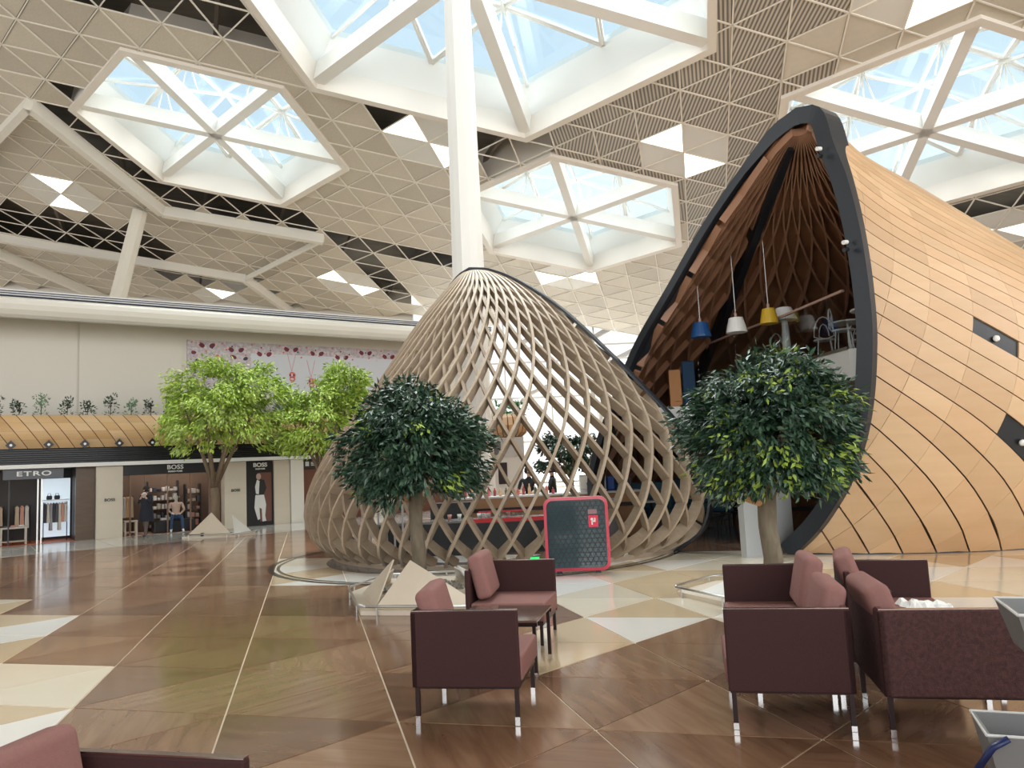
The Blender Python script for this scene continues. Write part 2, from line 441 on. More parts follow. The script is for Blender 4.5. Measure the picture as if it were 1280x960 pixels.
# roof deck above the ceiling, open over each skylight
deck = MB(); DK = mat('dark_roof_deck', (.17, .15, .12), .8, noise=((.3, 3, 1), .6, (.11, .095, .075)))
big = [[C2(-60, -16), C2(-4, -40), C2(70, -40), C2(70, 0), C2(0, 50), C2(-60, 50)]]
o2 = c3((0, 0)); gx = c3((1, 0)).y - o2.y; gy = c3((0, 1)).y - o2.y
big = [clip_poly(big[0], -gx, -gy, 47.3 - o2.y)]          # the roof ends at the glazed end wall
for h in HEX: big = minus(big, hex_lines(h, h[2]-.02))
for P in big: deck.prism([c3(p, 1.75) for p in P], -cn, .2)
struct('roof_deck', deck, DK, ceiling)
tr = MB()
for k in range(-14, 26, 2):
    a, b = C2(k-8, 14), C2(k+10, -16)
    for s0, s1 in seg_out(a, b):
        A_ = (a[0]+(b[0]-a[0])*s0, a[1]+(b[1]-a[1])*s0); B_ = (a[0]+(b[0]-a[0])*s1, a[1]+(b[1]-a[1])*s1)
        tr.bar(c3(A_, 1.2), c3(B_, 1.2), .12, .35, cn)
tr.build('roof_purlins', mat('grey_purlin', (.20, .17, .14), .6), ceiling, kind='stuff')
# skylights: curb, spoke beams, glazing bars, struts and panes
SKYG = glass('skylight_glass', (.93, .97, .99), .04)
GZ = mat('glazing_bar_white', (.76, .76, .73), .4)
for hi, h in enumerate(HEX):
    nm = 'window_%d' % (hi+1)
    sk = link(nm, None, None, (0, 0, 0)); sk['kind'] = 'structure'
    s = h[2]; HT = 1.75 if hi != 2 else 2.0
    outer, inner = hexc(h, s+.17), hexc(h, s-.0)
    for k in range(6):
        o0, o1, i0, i1 = outer[k], outer[(k+1) % 6], inner[k], inner[(k+1) % 6]
        mb = MB()
        vs = [CP(*o0, -.12), CP(*o1, -.12), CP(*i1, -.12), CP(*i0, -.12), CP(*o0, HT), CP(*o1, HT), CP(*i1, HT), CP(*i0, HT)]
        mb.add(vs, [(0, 1, 2, 3), (4, 7, 6, 5), (0, 4, 5, 1), (1, 5, 6, 2), (2, 6, 7, 3), (3, 7, 4, 0)])
        mb.build('curb_board', mat('curb_beige', (.74, .69, .62), .5), sk)
        # splayed inner lining of the well
        t0, t1 = hexc(h, s-.28)[k], hexc(h, s-.28)[(k+1) % 6]
        mb = MB(); mb.add([CP(*i0, .75), CP(*i1, .75), CP(*t1, HT), CP(*t0, HT)], [(0, 1, 2, 3)]); mb.build('well_lining', WHITE, sk)
    cx_, cy_ = h[0], h[1]
    for k in range(6):
        c0 = inner[k]; mb = MB()
        bw = .34 if hi != 2 else .42
        mb.bar(CP(cx_, cy_, .42), CP(*c0, .42), bw, .6 if hi != 2 else .7, cn); mb.build('spoke_beam', WHITE, sk)
    top = s-.25
    nodes = lambda f: [(cx_+d[0]*f, cy_+d[1]*f) for d in DIRS]
    ring = nodes(top*.5); out_ = nodes(top)
    mids = [((out_[k][0]+out_[(k+1) % 6][0])/2, (out_[k][1]+out_[(k+1) % 6][1])/2) for k in range(6)]
    TH = HT - .25; CR = HT + .15
    for k in range(6):
        k1 = (k+1) % 6
        for p, q, hp, hq in ((ring[k], ring[k1], CR, CR), (ring[k], mids[k], CR, TH), (ring[k1], mids[k], CR, TH), ((cx_, cy_), out_[k], CR+.15, TH)):
            for dd in (-.05, .05):
                a_, b_ = CP(*p, hp), CP(*q, hq); sd = (b_-a_).cross(cn).normalized()*dd
                if dd > 0 and p == (cx_, cy_): continue
                mb = MB(); mb.bar(a_+sd, b_+sd, .085, .11, cn); mb.build('glazing_bar', GZ, sk)
        mb = MB()
        rr = ((ring[k][0]+ring[k1][0])/2, (ring[k][1]+ring[k1][1])/2)
        for dx, dy in ((.0, .0), (.14, 0), (-.07, .1)):
            mb.tube([CP(ring[k][0], ring[k][1], CR-.03), CP(ring[k][0]+dx*2, ring[k][1]+dy*2, .75)], .028, 6)
        mb.build('strut', GZ, sk)
        for T_, hs in (([(cx_, cy_), ring[k], ring[k1]], (CR+.2, CR+.06, CR+.06)), ([ring[k], mids[k], ring[k1]], (CR+.06, TH+.06, CR+.06)),
                       ([ring[k], out_[k], mids[k]], (CR+.06, TH+.06, TH+.06)), ([ring[k1], mids[k], out_[k1]], (CR+.06, TH+.06, TH+.06))):
            mb = MB(); mb.prism([CP(*t, hh) for t, hh in zip(T_, hs)], -cn, .012); mb.build('pane', SKYG, sk)

# ================================================================ COLUMNS
hub = CP(HEX[2][0], HEX[2][1], .3)
col = MB()
prof = lambda z: .44 - .012*(z-5)
cx0, cy0 = -.98, 19.6
ring = []
tz = hub.z+.0; dxy = Vector((-1.0, 19.6, 0))
vs = []; nseg = 10
for q_ in range(nseg+1):
    z = tz*q_/nseg; r = .48 - .13*(q_/nseg)
    for k in range(12):
        a = 2*pi*k/12 + .2; rr = r*(1.0 if k % 2 == 0 else .93); vs.append((dxy.x + rr*cos(a), dxy.y+rr*sin(a), z))
col.add(vs, [(i*12+k, i*12+(k+1) % 12, (i+1)*12+(k+1) % 12, (i+1)*12+k) for i in range(nseg) for k in range(12)])
tagged(col.build('column', WHITE), 'tall white tapering column rising behind the lattice pod to the big skylight', 'column')
lc = MB(); P1 = CP(-8.1, 5.0, -.1); d_ = Vector((-1.0, 0.2, -3.6))
lc.tube([P1 + d_*3.2, P1 + d_*1.6, P1], [.44, .40, .34], 8)
tagged(lc.build('column', mat('beige_column', (.66, .62, .54), .5)), 'slanting pale column above the shops, under the folded ceiling beams', 'column')

# ================================================================ FAR GLASS WALL
gw = link('window_5', None, None, (0, 0, 0)); gw['kind'] = 'structure'
yy = 47.0
gl = MB(); gl.box(-6, 34, yy, yy+.03, 0, 12); gl.build('pane', glass('facade_glass', (.96, .97, .97), .05), gw)
mu = mat('mullion_pale', (.75, .76, .76), .5)
for k in range(15):
    mb = MB(); x = -6 + k*2.8; mb.box(x-.05, x+.05, yy-.1, yy, 0, 12); mb.build('mullion', mu, gw)
for z in (.3, 3.1, 5.8, 8.0, 8.9):
    mb = MB(); mb.box(-6, 34, yy-.14, yy, z-.06, z+.06); mb.build('transom', mu, gw)
# sweeping curved steel arcs of the facade
for c_, r_ in (((6.4, 5.9), 1.5), ((3.2, 2.6), 4.0), ((9.5, 4.0), 4.2)):
    mb = MB(); mb.tube([(c_[0]+r_*cos(a), yy-.5, c_[1]+r_*sin(a)) for a in [2*pi*t/36 for t in range(37)] if c_[1]+r_*sin(a) > .1], .14, 8); mb.build('curved_brace', mat('brace_pale', (.62, .62, .60), .5), gw)
wb = MB(); wb.box(-45, -6.05, yy, yy+.2, 0, 17); struct('wall_sun_block', wb, CREAM)  # added wall that keeps the sun off the floor behind the shops
ap = MB(); ap.box(-120, 160, 47.4, 260, -.13, -.05); struct('apron_ground', ap, mat('apron', (.50, .50, .50), .8))
# ================================================================ PODS
class Pod:
    def __init__(s, table, apex, chord_az, body_az):
        s.T = table; s.A = Vector((*apex, 0)); s.U = Vector((cos(chord_az), sin(chord_az), 0)); s.V = Vector((cos(body_az), sin(body_az), 0))
        # cumulative chord-length parameter, 0 floor .. 1 apex
        L = [0]
        for a, b in zip(table, table[1:]):
            L.append(L[-1] + sqrt((a[0]-b[0])**2 + (a[2]-b[2])**2*.5 + .25*(a[3]-b[3])**2))
        s.L = [x/L[-1] for x in L]
    def row(s, t):
        t = min(max(t, 0), 1); L = s.L; T = s.T; n = len(T); i = 0
        while i < n-2 and t > L[i+1]: i += 1
        h = L[i+1]-L[i]; x = (t-L[i])/h; out = []
        for c in range(4):
            def sl(k):
                if k == 0: return (T[1][c]-T[0][c])/(L[1]-L[0])
                if k == n-1: return (T[-1][c]-T[-2][c])/(L[-1]-L[-2])
                return (T[k+1][c]-T[k-1][c])/(L[k+1]-L[k-1])
            m0, m1 = sl(i)*h, sl(i+1)*h; a, b = T[i][c], T[i+1][c]
            out.append((2*x**3-3*x*x+1)*a + (x**3-2*x*x+x)*m0 + (-2*x**3+3*x*x)*b + (x**3-x*x)*m1)
        return out
    def P(s, t, f):
        z, um, w, b = s.row(t); w = max(w, .002); b = max(b, .002)
        r = (w*w+b*b)/(2*b); cbk = b-r; g = asin(max(-1, min(1, cbk/r))); ph = pi+g-f*(pi+2*g)
        return s.A + s.U*(um + r*cos(ph)) + s.V*(cbk + r*sin(ph)) + Vector((0, 0, z))
    def Nn(s, t, f):
        e = .004; t0, t1 = max(t-e, 0), min(t+e, .995)
        a = s.P(t1, f) - s.P(t0, f); f0, f1 = max(f-e, 0), min(f+e, 1); b = s.P(t, f1) - s.P(t, f0)
        n = a.cross(b)
        if n.length < 1e-9: return Vector((0, 0, 1))
        n.normalize(); z, um, w, bb = s.row(min(t, .97)); c = s.A + s.U*um + s.V*(bb*.45) + Vector((0, 0, z*.8))
        return n if n.dot(s.P(t, f)-c) > 0 else -n
    def rib(s, fs, w, d0, d1, taper=9):
        """fs: list of (t, f). Rectangular bar lying on the surface, from depth d0 to d1 below it"""
        P = [s.P(t, f) for t, f in fs]; Ns = [s.Nn(t, f) for t, f in fs]; mb = MB(); vs = []; k = len(P)
        for i in range(k):
            tg = (P[min(i+1, k-1)]-P[max(i-1, 0)])
            if tg.length < 1e-7: tg = Vector((0, 0, 1))
            tg.normalize(); sd = tg.cross(Ns[i]).normalized()*w/2*min(1, .22+(1-fs[i][0])*taper)
            vs += [P[i]-sd-Ns[i]*d0, P[i]+sd-Ns[i]*d0, P[i]+sd-Ns[i]*d1, P[i]-sd-Ns[i]*d1]
        fc = [(i*4+a, i*4+(a+1) % 4, i*4+4+(a+1) % 4, i*4+4+a) for i in range(k-1) for a in range(4)]
        fc += [(0, 3, 2, 1), (k*4-4, k*4-3, k*4-2, k*4-1)]
        mb.add(vs, fc); return mb
    def lines(s, N, M, t0=0., t1=.985, steps=34):
        """two families of lines f = f0 +- M(1-t), clipped to the shell"""
        out = []
        n = int(N*(1+abs(M)))+1
        for sg in (1, -1):
            for k in range(-n, n+1):
                f0 = (k+.5)/N; seg = []
                for q in range(steps*3+1):
                    t = t0+(t1-t0)*q/(steps*3); f = f0 + sg*M*(1-t)
                    if 0 <= f <= 1: seg.append((t, f))
                if len(seg) > 5:
                    st = max(1, len(seg)//steps); sub = seg[::st]
                    if sub[-1] != seg[-1]: sub.append(seg[-1])
                    out.append((sg, sub))
        return out
    def rim(s, width, depth, proud=.03, n=60, shrink=1.0):
        mb = MB(); vs = []; pts = []
        for leg in (0, 1):
            for q in range(n+1):
                t = q/n if leg == 0 else 1-q/n
                pts.append((t, leg))
        for t, leg in pts:
            p = s.P(t, leg); z, um, w, b = s.row(t); e = .01
            # in-plane outward normal of the rim curve
            a = s.P(min(t+e, 1), leg)-s.P(max(t-e, 0), leg)
            a -= s.V*a.dot(s.V); a.normalize(); o = a.cross(s.V).normalized(); cen = s.A+s.U*s.row(min(t, .9))[1]+Vector((0, 0, s.row(min(t, .8))[0]))
            if t > .985: o = Vector((0, 0, 1)) + (s.U*(-1 if leg == 0 else 1))*(1-t)*60; o.normalize()
            elif o.dot(s.U)*(-1 if leg == 0 else 1) < 0: o = -o
            g_ = 1.0 if leg == 0 else .45 + .55*max(0, (t-.9)/.1)
            vs += [p+o*proud*g_-s.V*.10, p+o*proud*g_+s.V*depth, p-o*.01+s.V*depth, p-o*width*g_-s.V*.06]
        k = len(pts)
        for v in vs: v.z = max(v.z, .0)
        mb.add(vs, [(i*4+a, i*4+(a+1) % 4, i*4+4+(a+1) % 4, i*4+4+a) for i in range(k-1) for a in range(4)])
        return mb

D = radians
pod1 = Pod([(0, -0.35, 3.75, 3), (0.36, -0.36, 4.26, 3.45), (0.87, -0.365, 4.465, 3.6), (1.42, -0.38, 4.38, 3.5), (2.24, -0.44, 3.94, 3.15), (2.96, -0.455, 3.355, 2.6), (3.81, -0.425, 2.625, 2), (4.82, -0.335, 1.735, 1.3), (5.5, -0.23, 0.95, 0.7), (5.86, -0.1, 0.4, 0.3), (5.97, 0, 0, 0)], (-.747, 16.23), D(150), D(240))
pod2 = Pod([(0, 3.18, 2.22, 10.7), (0.58, 3.075, 2.775, 11.2), (1.35, 2.815, 3.085, 11.2), (2.2, 2.44, 3.06, 10.6), (3.3, 1.965, 2.785, 9), (4.1, 1.645, 2.495, 7.5), (5.07, 1.17, 1.97, 5.2), (5.96, 0.78, 1.45, 3.1), (6.6, 0.475, 0.975, 1.5), (7.1, 0.16, 0.56, 0.6), (7.27, 0.05, 0.34, 0.32), (7.35, 0, 0, 0)], (5.08, 12.40), D(125), D(35))
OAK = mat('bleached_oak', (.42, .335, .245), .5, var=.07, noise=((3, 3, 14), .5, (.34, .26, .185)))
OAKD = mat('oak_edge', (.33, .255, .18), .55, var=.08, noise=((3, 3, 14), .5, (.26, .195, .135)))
p1 = thing('lattice_pod', 'open timber lattice pod, egg shaped, around the cafe bar in the middle of the hall', 'pavilion', pod1.A)
iv = Matrix.Translation(-pod1.A)
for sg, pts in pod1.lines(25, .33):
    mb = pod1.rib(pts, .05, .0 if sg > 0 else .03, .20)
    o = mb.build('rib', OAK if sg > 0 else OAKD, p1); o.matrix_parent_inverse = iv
def shell_thing(o, root, inv): o.matrix_parent_inverse = inv; return o
shell_thing(pod1.rim(.05, .12).build('rim_frame', DARKSLATE, p1), p1, iv)
bs = MB(); vs = []
for q in range(61):
    for dz, dr in ((0, -.06), (.07, -.06), (.07, .14), (0, .14)):
        p = pod1.P(0, q/60); n = Vector((p.x, p.y, 0)) - pod1.A; n.z = 0; n.normalize(); vs.append(p + n*(-dr) + Vector((0, 0, dz)))
bs.add(vs, [(i*4+a, i*4+(a+1) % 4, i*4+4+(a+1) % 4, i*4+4+a) for i in range(60) for a in range(4)])
shell_thing(bs.build('base_ring', OAKD, p1), p1, iv)

COP = [mat('golden_veneer_%s' % n, c, .42, var=.09, noise=((.8, .8, 6), .5, c2), spec=.5) for n, c, c2 in
       (('a', (.61, .40, .23), (.55, .34, .18)), ('b', (.65, .44, .26), (.57, .37, .20)))]
COP_I = mat('golden_veneer_far', (.60, .37, .19), .42, island=.1)
WAL = mat('walnut_lining', (.21, .092, .042), .5, noise=((.7, .7, 5), .7, (.30, .14, .065)))
WALR = mat('walnut_rib', (.34, .175, .10), .5)
JOINT = mat('joint_dark_backing', (.05, .03, .02), .8)  # near-black backing seen through the joints between panels
p2 = thing('cladded_pod', 'huge golden wood-clad pod with black rimmed opening and mezzanine at right', 'pavilion', pod2.A)
iv2 = Matrix.Translation(-pod2.A)
def shell_surface(pod, off, nt_=44, nf=90, t1=1.0):
    mb = MB(); vs = []
    for i in range(nt_+1):
        for j in range(nf+1):
            t = t1*i/nt_; f = j/nf; vs.append(pod.P(t, f) + pod.Nn(t, f)*off*(1 if t < .97 else .3))
    W = nf+1
    mb.add(vs, [(i*W+j, i*W+j+1, (i+1)*W+j+1, (i+1)*W+j) for i in range(nt_) for j in range(nf)])
    return mb
shell_thing(shell_surface(pod2, .0).build('backing_shell', JOINT, p2, smooth=True), p2, iv2)
shell_thing(shell_surface(pod2, -.12).build('inner_lining', WAL, p2, smooth=True), p2, iv2)
# cladding: cells between the two line families, the falling joints open, the others tight
NQ, NP, M1, M2 = 62, 36, .38, .13
cl = []
VENTS = [Vector((7.39, 11.42, 3.33)), Vector((7.49, 11.55, 1.77)), Vector((8.17, 13.72, 5.6))]
for a in range(-int(M1*NQ)-1, NQ+1):
    for b in range(-1, int(NP*(1+M2))+2):
        # q = f - M1(1-t) in [a,a+1]/NQ ; p = f + M2(1-t) in [b,b+1]/NP
        gq, gp = .028, .002
        q0, q1 = (a+gq)/NQ, (a+1-gq)/NQ; p0, p1_ = (b+gp)/NP, (b+1-gp)/NP
        P = [(p0, q0), (p1_, q0), (p1_, q1), (p0, q1)]
        ft = [(q_+M1*(p_-q_)/(M1+M2), 1-(p_-q_)/(M1+M2)) for p_, q_ in P]   # (f,t)
        full = ft
        for A_, B_, C_ in ((1, 0, 0), (-1, 0, 1), (0, 1, 0), (0, -1, .985)):
            full = clip_poly(full, A_, B_, C_)
            if len(full) < 3: break
        if len(full) < 3: continue
        whole_ = len(full) == 4 and all(abs(full[i][0]-ft[i][0])+abs(full[i][1]-ft[i][1]) < 1e-7 for i in range(4))
        cf = sum(x[0] for x in full)/len(full); ct = sum(x[1] for x in full)/len(full); c = pod2.P(ct, cf)
        cl.append((c, full, whole_, pod2.Nn(ct, cf)))
vent_ids = {min(range(len(cl)), key=lambda i: (cl[i][0]-v).length) for v in VENTS}
def cell_mesh(mb, full, whole_, n, o0, o1):
    if whole_:
        k = 3; g = []
        for i in range(k+1):
            for j in range(k+1):
                u, v = i/k, j/k
                f = (full[0][0]*(1-u)+full[1][0]*u)*(1-v) + (full[3][0]*(1-u)+full[2][0]*u)*v
                t = (full[0][1]*(1-u)+full[1][1]*u)*(1-v) + (full[3][1]*(1-u)+full[2][1]*u)*v
                g.append((t, f))
        top = [pod2.P(t, f)+pod2.Nn(t, f)*o1 for t, f in g]; W = k+1
        bd = [i*W for i in range(W)] + [k*W+j for j in range(1, W)] + [i*W+k for i in range(k-1, -1, -1)] + [j for j in range(k-1, 0, -1)]
        low = [pod2.P(*g[i])+pod2.Nn(*g[i])*o0 for i in bd]; nn = len(top)
        mb.add(top+low, [(i*W+j, (i+1)*W+j, (i+1)*W+j+1, i*W+j+1) for i in range(k) for j in range(k)] +
               [(bd[i], bd[(i+1) % len(bd)], nn+(i+1) % len(bd), nn+i) for i in range(len(bd))])
    else:
        top = [pod2.P(t, f)+n*o1 for f, t in full]; low = [pod2.P(t, f)+n*o0 for f, t in full]; k = len(top)
        mb.add(top+low, [tuple(range(k))] + [(i, (i+1) % k, k+(i+1) % k, k+i) for i in range(k)])
eye = Vector((0, 0, 1.7))
order = sorted(range(len(cl)), key=lambda i: (0 if (in_view(cl[i][0], 1.12) and cl[i][3].dot(eye-cl[i][0]) > 0) else 1, (cl[i][0]-eye).length))
farc = MB(); cnt = 0
for n_, i in enumerate(order):
    c, full, whole_, n = cl[i]
    if i in vent_ids:
        mb = MB(); cell_mesh(mb, full, whole_, n, -.02, .012); hb = shell_thing(mb.build('spotlight_recess', BLACK, p2), p2, iv2)
        mb = MB(); mb.lathe([(.0, 0), (.035, .0), (.05, .03), (.042, .06), (.01, .075)], (0, 0, 0), 14)
        M4 = n.to_track_quat('Z', 'Y').to_matrix().to_4x4(); M4.translation = c + n*.02 - Vector((0, 0, .03)); mb.v = [tuple(M4 @ Vector(v)) for v in mb.v]
        o = mb.build('spotlight', WHITE, hb, smooth=True); o.matrix_parent_inverse = Matrix.Identity(4)
    elif cnt < 298 and in_view(c, 1.12) and n.dot(eye-c) > 0:
        cnt += 1; mb = MB(); cell_mesh(mb, full, whole_, n, .0, .045)
        shell_thing(mb.build('cladding_panel', COP[rnd.randint(0, 1)], p2, smooth=False), p2, iv2)
    else: cell_mesh(farc, full, whole_, n, .0, .045)
shell_thing(farc.build('far_cladding_panels', COP_I, p2, kind='stuff'), p2, iv2)
for sg, pts in pod2.lines(26, .30, steps=26):
    shell_thing(pod2.rib(pts, .055, .12, .26, 2.2).build('inner_rib', WALR, p2), p2, iv2)
shell_thing(pod2.rim(.17, .36, proud=.12, n=80).build('rim_frame', DARKSLATE, p2, smooth=False), p2, iv2)
# two pairs of small spotlights on the rim and a dark arch rib inside
for t_ in (.86, .60):
    for dz in (-.06, .06):
        c = pod2.P(t_, 0) - pod2.V*.16 + Vector((0, 0, dz)) + pod2.U*.1
        mb = MB(); mb.tube([c, c-pod2.V*.10-Vector((0, 0, .02))], .035, 8); shell_thing(mb.build('rim_spotlight', WHITE if dz > 0 else BLACK, p2), p2, iv2)
pts = [(t, .80) for t in [i/40*.96 for i in range(41)]]
shell_thing(pod2.rib(pts, .16, .12, .36).build('arch_rib', BLACK, p2), p2, iv2)
pl = MB(); vs = []
for q in range(121):
    for dz, dr in ((0, .03), (.06, .03), (.06, -.12), (0, -.12)):
        p = pod2.P(0, q/120); n = pod2.Nn(.02, q/120); n.z = 0; n.normalize(); vs.append(p + n*(dr+.03) + Vector((0, 0, dz)))
pl.add(vs, [(i*4+a, i*4+(a+1) % 4, i*4+4+(a+1) % 4, i*4+4+a) for i in range(120) for a in range(4)])
shell_thing(pl.build('base_strip', BLACK, p2), p2, iv2)

# dark floor ring around the lattice pod
rg = MB()
def ringmesh(r0, r1, z, cx, cy, mi):
    n = 72; vs = [(cx+r*cos(2*pi*k/n), cy+r*sin(2*pi*k/n), z) for k in range(n) for r in (r0, r1)]
    rg.add(vs, [(2*k, 2*k+1, 2*((k+1) % n)+1, 2*((k+1) % n)) for k in range(n)], mi)
ringmesh(3.92, 4.02, .003, -.85, 15.6, 0); ringmesh(3.80, 3.86, .003, -.85, 15.6, 0); ringmesh(1.5, 2.95, .0035, -.85, 15.6, 1)
rg.build('floor_inlay', [mat('inlay_black', (.03, .03, .03), .15), mat('inlay_grey', (.16, .155, .15), .15)], floor)
# brown-tiled cafe floor inside the pods
# ================================================================ SHOP FRONT (frame: u along, off towards hall, z up)
STONE = mat('shop_limestone', (.64, .57, .46), .35, var=.03)
BRST = mat('brown_shop_stone', (.10, .062, .036), .35, noise=((2, 2, 8), .5, (.14, .09, .055)))
def fbox(name, mats, parent, *b, **kw):
    m = FMB(); m.box(*b); return m.build(name, mats, parent, **kw)
wl = link('wall_left', None, None, (0, 0, 0)); wl['kind'] = 'structure'
# upper wall set back two metres
fbox('wall_backing', CREAM, wl, -16, 15.5, -2.3, -2.1, 0, 7.85)
xs = [-8.2, -4.2, -.36, 3.05, 13.2, 15.5]
for a, b in zip(xs, xs[1:]):
    if (a, b) == (3.05, 13.2): continue
    fbox('wall_panel', CREAM, wl, a+.03, b-.03, -2.1, -2.04, 3.9, 7.62)
fbox('cornice', CREAM, wl, -16, 15.5, -2.1, -1.75, 7.66, 7.95)
# bulkhead above: a long half-round fascia with dark slots
prof_b = [(-2.1, 7.62), (-.3, 7.12), (-.05, 7.08), (-.05, 7.03), (.02, 7.03), (.16, 7.12), (.26, 7.26), (.30, 7.42), (.26, 7.56), (.16, 7.66), (.0, 7.72), (-2.1, 7.9)]
bk = FMB(); us = [-16 + i*2.1 for i in range(16)]
vs = [(u, o, z) for u in us for o, z in prof_b]; k = len(prof_b)
bk.add(vs, [(i*k+j, i*k+j+1, (i+1)*k+j+1, (i+1)*k+j) for i in range(len(us)-1) for j in range(k-1)])
bk.build('bulkhead', mat('bulkhead_cream', (.74, .71, .64), .45), wl, smooth=False)
fbox('black_slot', BLACK, wl, -16, 15.5, -.06, .035, 7.035, 7.075)  # black strip along the lower lip of the bulkhead
for z in (7.70, 7.77, 7.84):
    fbox('slot', mat('slot_blue_black', (.04, .05, .10), .4), wl, -16, 15.5, -.12, .17-.0*(z-7.7)*2, z, z+.022)
    fbox('blade', WHITE, wl, -16, 15.5, -.10, .13, z+.024, z+.068)
# shop fronts
shop = link('wall_shopfront', None, None, (0, 0, 0)); shop['kind'] = 'structure'
fbox('lower_backing', mat('shop_dark_ceiling', (.03, .03, .03), .7), shop, -16, 15.5, -2.1, .1, 2.33, 2.45)
fbox('white_band', WHITE, shop, -16, 15.5, -.1, .32, 2.32, 2.44)
for i in range(7):
    z = 2.46+i*.066
    fbox('louvre', BLACK, shop, -16, 15.5, .02-.0*i, .16+.02*(i % 2), z, z+.042)
fbox('louvre_backing', BLACK, shop, -16, 15.5, -.1, .02, 2.45, 2.95)
# golden wooden bulge with diamond panels
HB = 2.93; HT_ = 3.97
def bulge(u, v):   # v 0 bottom..1 top
    a = -1.15 + 2.3*v
    return F(u, .05 + .42*cos(a), HB + (HT_-HB)*v)
bb = MB(); nn = 14; us = [-16+i*.5 for i in range(64)]
vs = [bulge(u, j/nn) - FN*.03 for u in us for j in range(nn+1)]; W = nn+1
bb.add(vs, [(i*W+j, i*W+j+1, (i+1)*W+j+1, (i+1)*W+j) for i in range(len(us)-1) for j in range(nn)])
wood = link('wooden_fascia', None, None, (0, 0, 0)); wood['label'] = 'long golden wooden fascia bulging above the shop fronts'; wood['category'] = 'fascia'
bb.build('backing', JOINT, wood)
VE = [mat('fascia_veneer_%s' % n, c, .45, var=.06) for n, c in (('a', (.64, .42, .21)), ('b', (.58, .36, .165)), ('c', (.68, .47, .26)))]
for a in range(-14, 44):
    for b in range(0, 4):
        # cells between slanting joints; u = base + slant*v
        u0 = a*.42 - 4
        if u0 > 13: continue
        mb = MB(); vs = []
        v0, v1 = b/4+.001, (b+1)/4-.001
        for j in range(4):
            v = v0 + (v1-v0)*j/3; sh = -.75*v
            for i in range(2): vs.append(bulge(u0 + .012 + i*(.42-.024) + sh, v))
        mb.add(vs, [(j*2, j*2+1, j*2+3, j*2+2) for j in range(3)])
        mb.build('veneer_panel', VE[rnd.choice((0, 0, 0, 2, 1))], wood)
for i in range(9):
    u = -2.35 + i*.98
    c = F(u, .44, 3.03); mb = MB()
    d = [FU*.14 - Vector((0, 0, 0)), Vector((0, 0, .15)), -FU*.14, Vector((0, 0, -.14))]
    mb.prism([c + x for x in d], FN, .05); o = mb.build('diamond_spotlight', BLACK, None)
    tagged(o, 'black diamond shaped spotlight under the golden fascia, %s of the row' % nth(i), 'spotlight', 'diamond spotlights on the shop fascia')
    mb = MB(); mb.tube([c+FN*.04, c+FN*.09], .04, 10); mb.build('lens', mat('lens_pale', (.8, .8, .8), .2), o)
def pillar(u0, u1, m_, parent=shop, off=.12, rows=4, top=2.31):
    h = top/rows
    for r in range(rows):
        fbox('stone_slab', m_, parent, u0, u1, -.35, off, r*h+.004, (r+1)*h-.004)
    fbox('pillar_core', m_, parent, u0+.01, u1-.01, -.34, off-.01, 0, top)
pillar(-.57, -.03, BRST, rows=5, off=-.1); pillar(-.02, .75, STONE); pillar(3.96, 4.71, STONE); pillar(5.70, 6.28, STONE); pillar(6.30, 6.78, mat('white_stone', (.74, .71, .64), .4), rows=3, off=.2)
# red brown shop beyond and more bays behind the lattice pod
fbox('red_panel', mat('red_brown_panel', (.16, .055, .03), .5), shop, 6.80, 9.4, -.2, -.1, 0, 1.95)
fbox('sign_band', BLACK, shop, 6.80, 9.4, -.2, 0, 1.95, 2.31)
pillar(9.4, 10.4, STONE); fbox('red_panel', MATS['red_brown_panel'], shop, 10.4, 14, -.6, -.5, 0, 2.31); pillar(14, 15, STONE)
fbox('sign_symbol', WHITE, shop, 6.92, 7.06, 0, .015, 2.05, 2.22)
for i in range(3): fbox('sign_line', WHITE, shop, 7.14, 7.5-.06*i, 0, .012, 2.17-.05*i, 2.195-.05*i)
pillar(-16, -3.95, BRST, rows=4, off=-.05)
# shop interiors
def interior(u0, u1, depth, wallm, floorm):
    fbox('shop_back_wall', wallm, shop, u0, u1, -depth-.1, -depth, 0, 2.34)
    fbox('shop_side_wall', wallm, shop, u0-.05, u0, -depth, -.35, 0, 2.34); fbox('shop_side_wall', wallm, shop, u1, u1+.05, -depth, -.35, 0, 2.34)
    fbox('shop_floor', floorm, shop, u0, u1, -depth, .0, -.001, .006)
RUG = mat('orange_shop_floor', (.62, .16, .07), .5); PINKF = mat('pale_pink_shop_floor', (.62, .36, .27), .3)
interior(-3.95, -.57, 1.9, mat('shop_wall_dark', (.035, .028, .026), .6), RUG)
interior(.75, 3.96, 1.9, mat('shop_wall_brown', (.16, .10, .07), .6), PINKF)
WLIT = mat('backlit_shop_panel', (.62, .72, .80), .5, emit=.45); SHOPL = mat('shop_lamp_strip', (1, .93, .82), .5, emit=18)
fbox('lit_panel', WLIT, shop, -1.45, -.62, -1.3, -1.25, .12, 2.0)
for u0, u1 in ((-3.2, -2.9), (-2.1, -1.8), (1.1, 1.9), (2.3, 3.2), (3.4, 3.8)): fbox('ceiling_lamp', SHOPL, shop, u0, u1, -1.2, -1.1, 2.30, 2.325)
